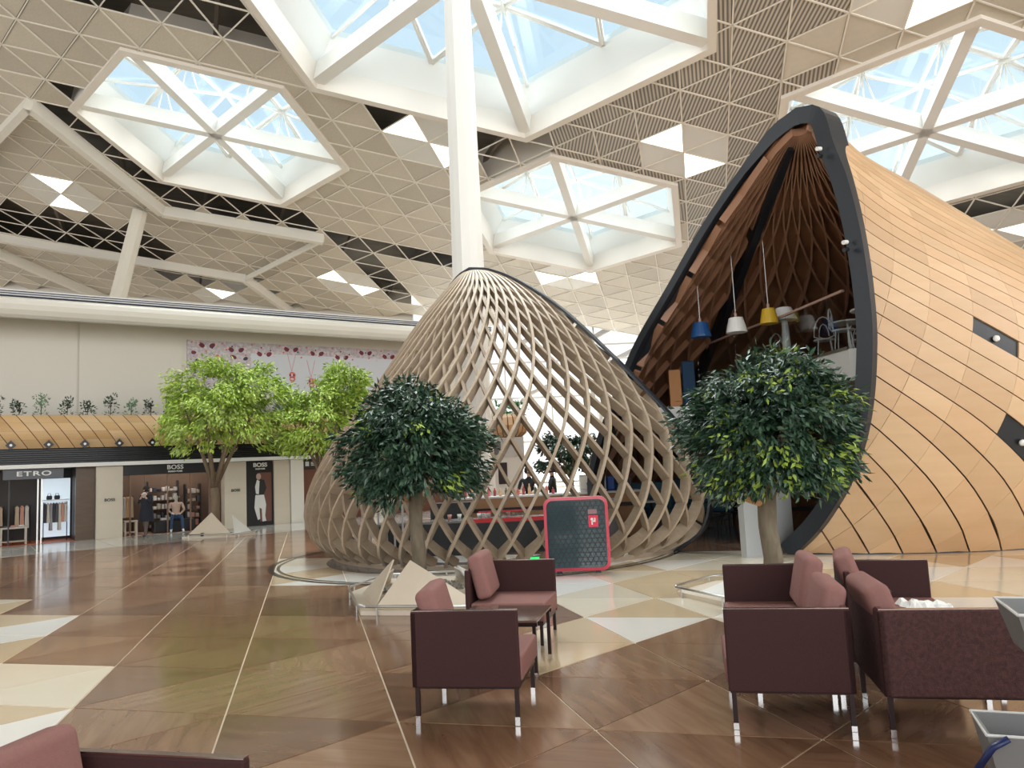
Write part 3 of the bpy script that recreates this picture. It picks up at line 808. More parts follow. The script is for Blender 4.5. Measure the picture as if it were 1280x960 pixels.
# fascia and sign boards
sb = FMB(); sb.box(-2.52, -.93, .02, .10, 2.0, 2.32)
s_ = sb.build('shop_sign', mat('sign_gunmetal', (.10, .105, .12), .4)); tagged(s_, 'gunmetal sign board with wide white letters above the leftmost shop', 'sign')
RF = Matrix((FU, Vector((0, 0, 1)), FN)).transposed().to_4x4()
def letters(txt, u, off, z, size, m_, parent, bold=0., spacing=1., sx=1., name='lettering'):
    me = text_mesh(txt, size, .008, bold, spacing, sx); me.materials.append(m_)
    M4 = RF.copy(); M4.translation = F(u, off, z)
    for v in me.vertices: v.co = M4 @ v.co
    return link(name, me, parent)
letters('ETRO', -1.72, .115, 2.16, .20, WHITE, s_, .004, 1.15, 1.7)
sb = FMB(); sb.box(.76, 3.95, .0, .10, 1.98, 2.32); s2 = sb.build('shop_sign', BLACK); tagged(s2, 'long black sign board over the middle shop with bold white lettering', 'sign')
letters('BOSS', 2.35, .112, 2.20, .20, WHITE, s2, .004, 1.05, 1.1); letters('HUGO BOSS', 2.35, .112, 2.06, .075, WHITE, s2, .003, 1.1, 1.0)
letters('BOSS', .37, .13, 1.22, .13, BLACK, shop, .002, 1.0, 1.05); letters('BOSS', 4.34, .13, 1.30, .13, BLACK, shop, .002, 1.0, 1.05)
# poster case
pc = FMB(); pc.box(4.73, 5.68, -.1, .06, 0, 2.3); pc_ = pc.build('poster_case', BLACK); tagged(pc_, 'tall black poster case with a man in light trousers, between the pale pillars', 'poster')
letters('BOSS', 5.22, .075, 2.16, .2, WHITE, pc_, .006, 1.0, 1.1); letters('HUGO BOSS', 5.22, .075, 2.02, .065, WHITE, pc_, .003, 1.05, .9)
def flat(name, pts, m_, parent, off, u, z):
    mb = MB(); mb.prism([F(u+p[0], off, z+p[1]) for p in pts], FN, .004); return mb.build(name, m_, parent)
flat('print_backdrop', [(0, 0), (.42, 0), (.42, 1.75), (0, 1.75)], mat('print_brown', (.16, .07, .05), .4), pc_, .061, 5.2, .14)
flat('printed_trousers', [(-.16, .95), (.14, .98), (.22, .6), (.18, .2), (.22, .02), (.08, .0), (.06, .45), (-.02, .5), (0, .1), (-.08, .06), (-.2, .5)], mat('print_pale', (.7, .7, .68), .4), pc_, .067, 5.2, .14)
flat('printed_jacket', [(-.12, .95), (.12, .95), (.22, 1.2), (.14, 1.48), (-.02, 1.52), (-.1, 1.3)], mat('print_black', (.02, .02, .02), .4), pc_, .068, 5.22, .14)
flat('printed_shirt', [(-.1, 1.0), (.0, .98), (.03, 1.45), (-.06, 1.5), (-.13, 1.25)], MATS['print_pale'], pc_, .073, 5.16, .14)
flat('printed_head', [(.09*cos(a), .12*sin(a)) for a in [i*pi/5 for i in range(10)]], mat('print_skin', (.45, .33, .27), .4), pc_, .073, 5.16, 1.75)
# patterned billboard on the upper wall
BBM = mat('billboard_speckle', (.66, .64, .66), .5, noise=((9, 9, 9), .8, (.40, .28, .34)))
bbp = FMB(); bbp.box(3.2, 13.1, -2.1, -2.0, 4.35, 6.98); bb_ = bbp.build('billboard', BBM); tagged(bb_, 'wide billboard with red flower border and two pendant necklaces on pale centre', 'billboard')
flat('print_centre', [(0, 0), (6.6, 0), (6.6, 1.55), (0, 1.55)], mat('print_bluegrey', (.66, .69, .74), .5), bb_, -1.998, 5.55, 5.02)
DR = mat('print_darkred', (.16, .012, .03), .5); PK = mat('print_pinkred', (.72, .16, .14), .5); PLE = mat('print_lightpink', (.80, .55, .55), .5); BK_ = mat('print_navy', (.03, .03, .06), .5)
def petal(cu, cz, w, h, ang, m_, dz=0):
    pts = []
    for i in range(10):
        a = 2*pi*i/10; x, y = w*cos(a)*(1 if cos(a) > 0 else .6), h*sin(a); pts.append((x*cos(ang)-y*sin(ang), x*sin(ang)+y*cos(ang)))
    return flat('printed_petal', pts, m_, bb_, -1.992+dz, cu, cz)
for i in range(26):
    petal(3.35+i*.37, 6.9-.1*(i % 3), .045, .03, i, (PK, DR, BK_)[i % 3]); petal(3.5+i*.37, 6.66-.09*((i*7) % 3), .05, .035, i*2, (PLE, PK)[i % 2])
for i in range(9):
    c = 3.9+i*1.08; lo = .12*(i % 3)
    for sg in (-1, 1):
        petal(c+sg*.17, 6.78-lo, .15, .085, (.6 if sg > 0 else pi-.6), DR); petal(c+sg*.33, 6.86-lo, .07, .05, 0, PLE, .002)
for i, (u, z) in enumerate(((3.4, 6.5), (3.5, 6.15), (4.3, 6.35), (4.9, 6.38), (5.35, 6.35), (3.9, 6.1), (4.2, 5.7), (4.7, 5.95), (5.2, 5.9), (4.6, 5.3), (5.2, 5.2), (7.2, 4.75), (7.45, 4.6), (8.0, 4.8), (9.2, 4.7), (12.5, 6.1), (12.7, 5.5))):
    petal(u, z, .16 if i % 2 else .12, .07, i*.9, (DR, BK_, PK)[i % 3])
    petal(u+.2, z-.12, .06, .05, i, PLE, .002)
for cu, cz in ((7.15, 5.75), (7.95, 5.52)):
    for sg in (-1, 1): flat('printed_chain', [(0, 0), (.014, 0), (sg*.17+.014, .72), (sg*.17, .72)], PK, bb_, -1.99, cu, cz+.15)
    for dz, r in ((0, .17), (-.16, .15)): petal(cu, cz+dz, r, r*.8, 0, PK, .004); petal(cu, cz+dz, r*.6, r*.35, 0, PLE, .01)
    petal(cu-.07, cz, .045, .05, 0, DR, .015); petal(cu+.07, cz, .045, .05, 0, DR, .015)
# ---- shop goods
GCN = ['beige', 'rose', 'black', 'cream', 'grey', 'tan', 'pale pink', 'navy black']
GARC = [mat('garment_%d' % i, c, .8) for i, c in enumerate(((.55, .42, .30), (.62, .30, .24), (.10, .10, .11), (.62, .58, .50), (.34, .33, .34), (.68, .42, .22), (.75, .68, .66), (.05, .05, .07)))]
def garment(u, off, ztop, h, ci, group, w=.07):
    mb = FMB()
    vs = []
    for z, a, b in ((ztop, .02, .03), (ztop-.05, w*.5, .16), (ztop-.3*h, w*.45, .15), (ztop-h, w*.6, .19)):
        vs += [(u-a, off-b, z), (u+a, off-b, z), (u+a, off+b, z), (u-a, off+b, z)]
    mb.add(vs, [(i*4+a, i*4+(a+1) % 4, i*4+4+(a+1) % 4, i*4+4+a) for i in range(3) for a in range(4)] + [(0, 1, 2, 3), (12, 15, 14, 13)])
    o = mb.build('garment', GARC[ci]); return o
def rail(u0, u1, off, z, label):
    m = FMB(); m.tube([(u0, off, 0), (u0, off, z), (u1, off, z), (u1, off, 0)], .015, 6); o = m.build('clothes_rail', BLACK); tagged(o, label, 'rail')
rail(-1.4, -.75, -.75, 1.24, 'dark clothes rail in front of the lit blue panel in the leftmost shop')
seq = [7, 3, 4, 7, 2, 3, 1, 3]
for i, c in enumerate(seq):
    tagged(garment(-1.36+i*.08, -.75, 1.22, .62+.25*(i % 3 == 2), c, None), '%s garment on the rail before the lit blue panel, %s' % (GCN[c], nth(i, 8)), 'garment', 'garments on the rail by the lit panel')
rail(-2.2, -1.75, -1.0, 1.2, 'dark clothes rail in the middle of the leftmost shop')
for i, c in enumerate((0, 1, 3)):
    tagged(garment(-2.1+i*.13, -1.0, 1.18, .7, c, None, .1), '%s coat on the middle rail of the leftmost shop' % GCN[c], 'garment', 'coats on the middle rail of the leftmost shop')
rail(-2.75, -2.45, -1.2, 1.2, 'dark clothes rail at the back of the leftmost shop')
for i, c in enumerate((3, 0)): tagged(garment(-2.66+i*.13, -1.2, 1.18, .6, c, None, .1), '%s jacket hanging at the back of the leftmost shop' % GCN[c], 'garment', 'jackets at the back of the leftmost shop')
def table(u0, u1, o0, o1, z, label, m_=None):
    t = link('display_table', None, None, F(u0, o0, 0)); t['label'] = label; t['category'] = 'table'
    inv = Matrix.Translation(-F(u0, o0, 0)); m_ = m_ or mat('pale_table', (.55, .50, .42), .4)
    o = fbox('tabletop', m_, t, u0, u1, o0, o1, z-.05, z); o.matrix_parent_inverse = inv
    for a in (u0+.03, u1-.03):
        for b in (o0+.03, o1-.03):
            o = fbox('leg', m_, t, a-.025, a+.025, b-.025, b+.025, 0, z-.05); o.matrix_parent_inverse = inv
    o = fbox('lower_shelf', m_, t, u0, u1, o0, o1, .1, .13); o.matrix_parent_inverse = inv
    return t
table(-2.55, -1.85, -.75, -.3, .55, 'pale open display table just inside the leftmost shop')
for i, (u, c) in enumerate(((-2.4, 2), (-2.2, 1), (-2.0, 6))):
    m = FMB(); m.rbox(u-.08, u+.08, -.62, -.42, .55, .60, .015); tagged(m.build('folded_shirt', GARC[c]), '%s folded shirt lying on the pale table in the leftmost shop' % GCN[c], 'shirt', 'folded shirts on the pale table')
for i, u in enumerate((-1.22, -1.0)):
    m = FMB(); m.rbox(u-.08, u+.08, -1.2, -1.1, 1.322, 1.45, .03); o = m.build('handbag', GARC[7]); tagged(o, 'dark handbag on the ledge of the lit blue panel, the %s one' % ('left', 'right')[i], 'handbag', 'handbags before the lit panel')
    m = FMB(); m.tube([(u-.05, -1.15, 1.44), (u-.03, -1.15, 1.52), (u+.03, -1.15, 1.52), (u+.05, -1.15, 1.44)], .008, 5); m.build('handle', GARC[7], o)
fbox('ledge', WHITE, shop, -1.44, -.66, -1.24, -1.05, 1.29, 1.32)
for u in (-3.3, -2.75, -2.35, -1.6, -1.5): fbox('mullion', STEEL if u > -2 else BLACK, shop, u-.02, u+.02, -.12, -.06, 0, 2.0)
# middle shop: shelving units with folded goods, rail, stools
def shelving(u0, u1, off, zt, rows, label, fill, seed):
    r_ = random.Random(seed)
    s0 = link('shelving_unit', None, None, F(u0, off, 0)); s0['label'] = label; s0['category'] = 'shelves'; inv = Matrix.Translation(-F(u0, off, 0))
    for u in (u0, u1): fbox('upright', BLACK, s0, u-.02, u+.02, off-.15, off+.15, 0, zt).matrix_parent_inverse = inv
    for i in range(rows):
        z = .12 + i*(zt-.2)/rows
        fbox('shelf', mat('shelf_brown', (.10, .06, .04), .5), s0, u0, u1, off-.15, off+.15, z, z+.03).matrix_parent_inverse = inv
        u = u0+.06; kk = 0
        while u < u1-.12:
            w = r_.uniform(.09, .13); h = r_.uniform(.08, (zt-.2)/rows*.75)
            m = FMB(); m.rbox(u, u+w, off-.1, off+.13, z+.031, z+.031+h, .02, 2); ci = r_.choice(fill); kk += 1
            tagged(m.build('folded_clothes', GARC[ci]), '%s folded stack, %s on %s shelf of middle shop %s' % (GCN[ci], nth(kk-1).replace(' from left', ''), ('bottom', 'second', 'third', 'fourth', 'top')[i], 'wide shelves' if u1-u0 > .8 else 'narrow shelves'), 'clothes', 'folded clothes on the middle shop shelves'); u += w+.03
shelving(1.75, 2.75, -1.55, 1.75, 5, 'brown shelves of folded pale clothes at the back of the middle shop', (3, 6, 6, 4, 7), 4)
shelving(2.95, 3.45, -1.3, 1.6, 5, 'narrow shelves right of the seated figure in the middle shop', (1, 0, 3, 6, 2), 5)
rail(.82, 1.2, -.9, 1.3, 'low clothes rail at the left side of the middle shop')
for i, c in enumerate((6, 6, 5, 5, 0)): tagged(garment(.86+i*.075, -.9, 1.28, .7, c, None), '%s garment on the left rail of the middle shop, %s' % (GCN[c], nth(i, 5)), 'garment', 'garments on the left rail of the middle shop')
rail(3.62, 3.9, -.6, 1.25, 'clothes rail at the right side of the middle shop')
for i, c in enumerate((2, 6, 3)): tagged(garment(3.66+i*.09, -.6, 1.22, .8, c, None), '%s garment on the right rail of the middle shop' % GCN[c], 'garment', 'garments on the right rail of the middle shop')
for i, u in enumerate((1.0, 1.45, 2.15, 2.88, 3.5)): fbox('door_mullion', mat('bronze_mullion', (.22, .13, .09), .4), shop, u-.02, u+.02, -.12, -.06, 0, 1.98)
table(.85, 1.25, -.5, -.2, .5, 'low pale stand under the left rail of the middle shop', STONE)
m = FMB(); m.rbox(1.75, 3.1, -.75, -.3, .0, .42, .04); tagged(m.build('display_bench', BLACK), 'black display bench in the middle shop behind the seated mannequin', 'bench')
m = FMB(); m.rbox(2.0, 2.35, -.6, -.4, .42, .50, .02); tagged(m.build('folded_shirt', GARC[6]), 'white folded shirt on the black display bench', 'shirt')

# ---- planting on top of the fascia
LEAFD = [mat('leaf_dark_%d' % i, c, .32) for i, c in enumerate(((.013, .038, .020), (.026, .066, .038), (.055, .115, .065)))]
LEAFY = mat('leaf_tip_yellow_green', (.30, .42, .06), .5)
LEAFG = [mat('leaf_fresh_%d' % i, c, .5) for i, c in enumerate(((.24, .38, .03), (.36, .50, .06), (.48, .62, .14)))]
def leaf(mb, p, d, n, L, w, mi):
    d = d.normalized(); s_ = d.cross(n)
    if s_.length < 1e-4: s_ = d.cross(Vector((1, 0, .3)))
    s_ = s_.normalized()*w; n2 = s_.cross(d).normalized()
    a = p + d*L*.45
    mb.add([p, a+s_+n2*w*.25, p+d*L, a-s_+n2*w*.25], [(0, 1, 2), (0, 2, 3)], mi)
def rv(r_): 
    z = r_.uniform(-1, 1); a = r_.uniform(0, 2*pi); q = sqrt(1-z*z); return Vector((q*cos(a), q*sin(a), z))
def cluster(mb, r_, c, rad, n, L, w, nm, bias=Vector((0, 0, .2))):
    for _ in range(n):
        v = rv(r_); p = c + Vector((v.x*rad[0], v.y*rad[1], v.z*rad[2]))*r_.uniform(.5, 1)
        leaf(mb, p, v+bias+rv(r_)*.6, rv(r_), L*r_.uniform(.7, 1.2), w, r_.randrange(nm))
r_ = random.Random(11)
for i in range(16):
    u = -2.75 + i*.62 + r_.uniform(-.06, .06); c = F(u, .1, 3.97); kind = i % 4
    t = thing('potted_shrub', 'small %s shrub on the golden fascia, %s of the row' % (('dark round-headed', 'dark upright', 'pale green wispy', 'dark bushy')[kind], nth(i)),
              'shrub', c, 0, 'shrubs planted along the golden fascia')
    mb = MB(); h = r_.uniform(.30, .5)
    mb.tube([(0, 0, -.1), (.02, 0, h)], .012, 5); mb.build('stem', mat('stem_brown', (.08, .05, .03), .8), t)
    mb = MB()
    for q in range(5): cluster(mb, r_, Vector((r_.uniform(-.12, .12), r_.uniform(-.08, .08), h*(.6+.15*q))), (.12, .12, .1), 26, .09, .022, 3)
    cluster(mb, r_, Vector((0, 0, .05)), (.25, .12, .06), 26, .1, .02, 3)
    mb.build('foliage', LEAFD if kind != 2 else [mat('leaf_sage_%d' % q, (.12+.05*q, .24+.06*q, .13+.04*q), .5) for q in range(3)], t)
# ================================================================ TREES
BARK = mat('bark_grey_brown', (.20, .16, .11), .85, noise=((14, 14, 4), .7, (.11, .09, .06)))
BARKL = mat('bark_light', (.24, .18, .12), .85, noise=((14, 14, 4), .6, (.14, .11, .07)))
CUT = mat('cut_wood', (.50, .26, .12), .7)
def tree(base, label, h_trunk, tr, crown, rad, shoots, per, L, w, mats, bark, seed, tips=0.0, fork=False, spread=.24, kind='ficus'):
    r_ = random.Random(seed); t = thing('indoor_tree', label, 'tree', base)
    C = Vector(crown) - Vector(base)
    tk = MB()
    if not fork:
        tk.tube([(0, 0, 0), (.02, 0, h_trunk*.33), (-.015, .01, h_trunk*.66), (0, 0, h_trunk), (.02, 0, h_trunk+.25)], [tr*1.12, tr, tr*.95, tr, tr*.75], 14)
    else:
        tk.tube([(0, 0, 0), (.03, 0, h_trunk*.5), (0, 0, h_trunk*.62)], [tr*1.15, tr, tr*.95], 12)
    tk.build('trunk', bark, t, smooth=True)
    st = Vector((0, 0, h_trunk*(.6 if fork else .97)))
    nb = 6 if fork else 7
    for k in range(nb):
        a = 2*pi*k/nb + .4; e_ = C + Vector((cos(a)*rad[0]*.62, sin(a)*rad[1]*.62, r_.uniform(-.25, .4)*rad[2]))
        mid = st.lerp(e_, .45) + Vector((0, 0, .08)); mb = MB(); b_r = tr*(.55 if not fork else .62)
        mb.tube([st, mid, e_], [b_r, b_r*.65, b_r*.3], 8); mb.build('branch', bark, t, smooth=True)
    if not fork:
        mb = MB(); mb.tube([(-.10, -.06, h_trunk*.93), (-.28, -.1, h_trunk*.98)], [.07, .06], 10); mb.build('cut_stub', CUT, t)
    mb = MB(); nm = len(mats) - (1 if tips else 0)
    for s_ in range(shoots):
        v = rv(r_)
        if v.z < -.75: v.z *= -.3; v.normalize()
        lump = 1 + .12*sin(5*v.x+seed) + .10*sin(7*v.y+6*v.z+seed) + .05*sin(11*v.z)
        rr = r_.choice((1, 1, 1, .96, .8, .62, .4)) * lump
        p = C + Vector((v.x*rad[0], v.y*rad[1], v.z*rad[2]*(1 if v.z > 0 else .85)))*rr
        if v.z < -.1: p.z -= r_.uniform(0, .30)*rad[2]
        out = Vector((v.x, v.y, v.z*.5 - .55)); tip = tips and (r_.random() < tips*(1.6 if v.z < .1 else .55))
        for _ in range(per):
            q = rv(r_)*spread*r_.uniform(.15, 1)*(.6+.4*rr); q.z *= .75
            mi = r_.randrange(nm)
            if tip and r_.random() < .55 and q.dot(v) > -.02: mi = nm
            leaf(mb, p+q, out + rv(r_)*.75, v+rv(r_)*.5, L*r_.uniform(.65, 1.2), w*r_.uniform(.8, 1.2), mi)
    o = mb.build('foliage', mats, t); o['kind'] = 'stuff'
    return t
DL = LEAFD + [LEAFY]
GL2 = LEAFG + [mat('leaf_pale_tip', (.42, .56, .16), .5)]
tree((-1.46, 11.1, .06), 'dark green round-headed indoor tree standing in front of the lattice pod', 1.35, .10, (-1.5, 11.1, 2.02), (.92, .92, .80), 290, 70, .125, .021, DL, BARK, 21, .10)
tree((3.06, 9.5, .06), 'dark green round-headed indoor tree standing before the opening of the golden pod', 1.15, .115, (3.13, 9.5, 1.97), (.98, .98, .85), 320, 70, .12, .020, DL, BARK, 33, .22)
tree((-9.25, 23.55, .1), 'fresh green forked indoor tree in front of the shop fronts', 2.2, .13, (-9.02, 23.5, 3.90), (1.66, 1.55, 1.38), 230, 60, .17, .030, GL2, BARKL, 47, .25, True, .36)
tree((-6.1, 24.6, .05), 'fresh green indoor tree behind the left edge of the lattice pod', 2.2, .13, (-6.25, 24.6, 3.35), (1.35, 1.3, 1.15), 170, 60, .17, .030, GL2, BARKL, 52, .2, True, .36)
tx = [o for o in SC.objects if o.name.startswith('indoor_tree')][-1]
mb = MB()
for q in range(60):
    v = rv(r_); p = Vector((.72, .1, 4.55)) + Vector((v.x*.62, v.y*.6, v.z*.62))
    for _ in range(55): leaf(mb, p+rv(r_)*.3*r_.random(), Vector((v.x, v.y, -.4))+rv(r_)*.7, rv(r_), .17, .03, r_.randrange(4))
o = mb.build('upper_foliage', GL2, tx); o['kind'] = 'stuff'
tree((1.75, 24.5, 0), 'small dark tree far behind the bar inside the lattice pod', 1.2, .08, (1.75, 24.5, 1.95), (.95, .9, .62), 80, 50, .16, .035, LEAFD, BARK, 61, 0)

# ================================================================ PLANTERS of folded stone plates
PST = mat('planter_limestone', (.70, .61, .49), .45, noise=((3, 3, 3), .4, (.64, .54, .42)))
PSW = mat('planter_white_stone', (.76, .74, .70), .45)
GRAV = mat('gravel', (.30, .27, .22), .8, island=.55)
def planter(name_label, tray, plates, rail=True, grav=None, legs=True):
    c = sum((Vector((*p, 0)) for p in tray), Vector())/len(tray); t = thing('tree_planter', name_label, 'planter', c); iv_ = Matrix.Translation(-c)
    def B(mb, nm, m_, **k):
        o = mb.build(nm, m_, t, **k); o.matrix_parent_inverse = iv_; return o
    mb = MB(); mb.prism([(x, y, .0) for x, y in tray], (0, 0, 1), .05); B(mb, 'stone_tray', PST)
    if rail:
        P = [Vector((x, y, .11)) for x, y in tray]; n = len(P); path = []
        for i in range(n):
            for k in (.06, .5, .94): path.append(P[i].lerp(P[(i+1) % n], k))
        path.append(path[0]); mb = MB(); mb.tube([c + (Vector((p.x, p.y, p.z)) - c)*1.03 - Vector((0, 0, .003)) for p in path], .016, 8); B(mb, 'guard_rail', STEEL, smooth=True)
        for i in range(n):
            for k in (.15, .85):
                p = c + (P[i].lerp(P[(i+1) % n], k)-c)*1.03; mb = MB(); mb.tube([(p.x, p.y, 0), (p.x, p.y, .11)], .012, 8); B(mb, 'rail_post', STEEL)
    for pts, w_ in plates:
        a, b, d_ = [Vector(p) for p in pts[:3]]; n = (b-a).cross(d_-a).normalized()
        mb = MB(); mb.prism(pts, n, .018); B(mb, 'stone_plate', PSW if w_ else PST)
    gr = MB(); R2 = random.Random(5)
    gx, gy, g_r = grav
    for _ in range(420):
        a, q = R2.uniform(0, 2*pi), g_r*sqrt(R2.random()); x, y = gx+q*cos(a), gy+q*sin(a); s_ = R2.uniform(.02, .045); h = .05
        gr.add([(x-s_, y-s_*.6, h), (x+s_*.8, y-s_, h), (x+s_, y+s_*.7, h), (x-s_*.7, y+s_, h), (x, y, h+s_)], [(0, 1, 4), (1, 2, 4), (2, 3, 4), (3, 0, 4)])
    B(gr, 'gravel', GRAV, kind='stuff')
    for dx, dy in ((.35, -.45), (-.25, -.5)):
        mb = MB(); mb.tube([(gx+dx, gy+dy, .05), (gx+dx, gy+dy, .15)], .045, 12); B(mb, 'ground_spotlight', BLACK)
        mb = MB(); mb.tube([(gx+dx, gy+dy, .15), (gx+dx, gy+dy, .157)], .035, 12); B(mb, 'spotlight_lens', mat('lens_yellow', (.75, .62, .12), .3))
    return t
planter('low planter of pale folded triangular stone plates around the tree before the lattice pod',
        [(-1.95, 9.42), (-.45, 9.05), (-.1, 10.3), (-1.0, 12.1), (-2.1, 12.1), (-2.4, 10.95)],
        [([(-1.78, 9.47, .05), (-.42, 9.16, .05), (-1.42, 10.05, .54)], 0), ([(-1.80, 9.52, .05), (-2.2, 10.75, .05), (-1.66, 10.15, .56)], 0),
         ([(-.42, 9.2, .05), (-.18, 10.3, .05), (-.84, 10.25, .42)], 1), ([(-2.2, 10.8, .05), (-2.0, 11.9, .05), (-1.85, 11.3, .3)], 0), ([(-.3, 10.5, .05), (-1.0, 11.9, .05), (-.95, 11.1, .3)], 1)],
        grav=(-1.4, 11.0, .62))
planter('low planter with a steel guard rail around the tree before the golden pod',
        [(1.92, 9.74), (2.35, 8.75), (3.6, 8.45), (4.05, 9.2), (3.75, 10.3), (2.6, 10.45)],
        [([(2.45, 8.95, .05), (3.5, 8.65, .05), (2.95, 9.2, .30)], 0), ([(2.2, 9.6, .05), (2.45, 9.0, .05), (2.65, 9.45, .24)], 1), ([(3.55, 8.75, .05), (3.9, 9.3, .05), (3.4, 9.3, .35)], 1)],
        grav=(3.06, 9.6, .55))
planter('small distant planter of pale triangular plates under the forked tree by the shops',
        [(-10.1, 23.2), (-8.4, 22.9), (-8.0, 23.6), (-8.7, 24.4), (-9.8, 24.2)],
        [([(-9.95, 23.2, .05), (-8.5, 22.98, .05), (-9.3, 23.45, .72)], 0), ([(-8.45, 23.0, .05), (-8.1, 23.6, .05), (-8.72, 23.5, .62)], 1), ([(-10.0, 23.3, .05), (-9.75, 24.1, .05), (-9.6, 23.6, .5)], 1)],
        grav=(-9.2, 23.6, .5))

# ================================================================ ARMCHAIRS
FAB = mat('mauve_seat_fabric', (.25, .125, .11), .85, noise=((60, 60, 60), .35, (.20, .095, .085)), bump=.35, spec=.2)
FABC = mat('mauve_cushion_fabric', (.27, .135, .12), .85, noise=((60, 60, 60), .35, (.22, .105, .095)), bump=.35, spec=.2)
PAN = mat('plum_panel_fabric', (.050, .0205, .020), .8, noise=((80, 80, 80), .35, (.034, .015, .015)), bump=.3, spec=.25)
PANT = mat('patterned_panel_fabric', (.085, .034, .031), .7, noise=((38, 38, 38), .8, (.035, .014, .014)), bump=1.0, spec=.3)
STL = mat('dark_steel_leg', (.035, .022, .022), .35, .6)
TRIM = mat('polished_edge_strip', (.42, .33, .31), .2, 1.0)
ZA, ZB = .745, .245
def armchair(label, o, face, side, patterned=False, cush_tilt=.30, cush_yaw=0.0, w=.72, d=.74):
    """o: back corner on the side nearest the arm origin; x faces forward, y across; the single arm is at y=0 (side=0) or y=w (side=1)"""
    az, hand = face
    t = thing('armchair', label, 'armchair', (o[0], o[1], 0), az)
    H_ = Matrix.Scale(-1, 4, (0, 1, 0)) if hand < 0 else Matrix()
    def mk(): return MB(H_.copy())
    y0, y1 = (0, .045) if side == 0 else (w-.045, w)
    pm = PANT if patterned else PAN
    m_ = mk(); m_.rbox(.0, d, y0, y1, ZB, ZA, .010, 2); m_.build('arm_panel', pm, t)
    m_ = mk(); m_.rbox(.0, .045, 0, w, ZB, ZA-.002, .010, 2); m_.build('back_panel', pm, t)
    m_ = mk(); m_.box(.005, d-.003, y0+.006, y1-.006, ZA-.001, ZA+.005); m_.build('edge_strip', TRIM, t)
    m_ = mk(); m_.box(.008, .036, .01, w-.01, ZA-.002, ZA+.004); m_.build('edge_strip', TRIM, t)
    ys0, ys1 = (.05, w) if side == 0 else (0, w-.05)
    m_ = mk(); m_.rbox(.05, d+.01, ys0, ys1, .272, .44, .022, 4); m_.build('seat', FAB, t, smooth=True)
    m_ = mk(); m_.box(.02, d-.01, .02, w-.02, .235, .27); m_.build('seat_frame', STL, t)
    # back cushion, leaning on the back panel
    T = Matrix.Translation((.075, w/2+(.02 if side == 0 else -.02), .445)) @ Matrix.Rotation(cush_yaw, 4, 'Z') @ Matrix.Rotation(-cush_tilt, 4, 'Y')
    m_ = mk(); bm_T = T; m_.rbox(.0, .15, -w*.40, w*.40, .0, .42, .05, 5, bm_T); c = m_.build('back_cushion', FABC, t, smooth=True)
    for x, y in ((.03, .03), (.03, w-.03), (d-.03, .03), (d-.03, w-.03)):
        m_ = mk(); m_.box(x-.014, x+.014, y-.014, y+.014, .055, ZB+.01); lg = m_.build('leg', STL, t)
        m_ = mk(); m_.box(x-.016, x+.016, y-.016, y+.016, .0, .058); m_.build('chrome_foot', CHROME, lg)
    return t
A13 = -radians(13); AL = pi-radians(13)
# facing right: x to the right, y away from the viewer (hand +); facing left: mirrored (hand -)
armchair('plum armchair nearest the middle, its side panel facing the viewer and seat to the right', (-.77, 5.33), (-radians(10), 1), 0, cush_tilt=.28, cush_yaw=.12)
armchair('plum armchair facing right directly before the lattice pod, arm on its far side', (-.535, 7.32), (A13, 1), 1, cush_tilt=.24, cush_yaw=.1)
armchair('plum armchair facing left with its plain side panel toward the viewer, right group', (1.97, 4.74), (AL, -1), 0, cush_tilt=.24)
armchair('plum armchair facing left behind the small table, arm on its far side', (2.33, 6.0), (AL, -1), 1, cush_tilt=.22)
armchair('plum armchair facing right nearest the golden pod, arm on its far side', (2.53, 6.13), (-radians(16), 1), 1, cush_tilt=.30, cush_yaw=-.1)
armchair('armchair with textured patterned side panel facing right, beside the grey mop bucket', (2.1, 4.66), (-radians(12), 1), 0, True, .30, w=.78, d=.82)
armchair('armchair cut off at the bottom left corner of the view', (-1.85, 2.23), (A13, 1), 1, cush_tilt=.22)
armchair('armchair below the view at the right, only the top of its cushion showing', (1.02, 1.52), (radians(60), 1), 0, cush_tilt=.2)
# side tables between the chairs
TT = mat('smoked_glass_top', (.12, .075, .06), .08, spec=.7, noise=((3, 3, 3), .5, (.17, .11, .09)))
def side_table(label, cx, cy, w, l, az, z=.46):
    t = thing('side_table', label, 'table', (cx, cy, 0), az)
    m_ = MB(); m_.rbox(-l/2, l/2, -w/2, w/2, z-.02, z, .004, 1); m_.build('tabletop', TT, t)
    for sx in (-1, 1):
        m_ = MB(); m_.box(-l/2, l/2, sx*(w/2-.02)-.012, sx*(w/2-.02)+.012, z-.05, z-.021); m_.build('frame_rail', STL, t)
        for sy in (-1, 1):
            x, y = sy*(l/2-.03), sx*(w/2-.03); m_ = MB(); m_.box(x-.014, x+.014, y-.014, y+.014, .05, z-.021); g = m_.build('leg', STL, t)
            m_ = MB(); m_.box(x-.016, x+.016, y-.016, y+.016, 0, .05); m_.build('chrome_foot', CHROME, g)
    return t
side_table('low dark glass table between the two middle armchairs', -.17, 6.68, .66, .72, A13)
side_table('low dark glass table between the two armchairs facing left in the right group', 1.93, 5.66, .44, .6, A13)
side_table('low dark table between the two armchairs facing right', 2.93, 5.64, .42, .74, A13)
nk = MB(); R3 = random.Random(9)
gx_, gy_ = 12, 8; vs = []
for j in range(gy_+1):
    for i in range(gx_+1):
        e_ = min(i, gx_-i, j, gy_-j); vs.append((3.0+.33*i/gx_+R3.uniform(-.01, .01), 6.12+.24*j/gy_+R3.uniform(-.01, .01)-.09*i/gx_, .443 + (R3.uniform(.01, .055) if e_ > 0 else .002)))
nk.add(vs, [(j*(gx_+1)+i, j*(gx_+1)+i+1, (j+1)*(gx_+1)+i+1, (j+1)*(gx_+1)+i) for j in range(gy_) for i in range(gx_)])
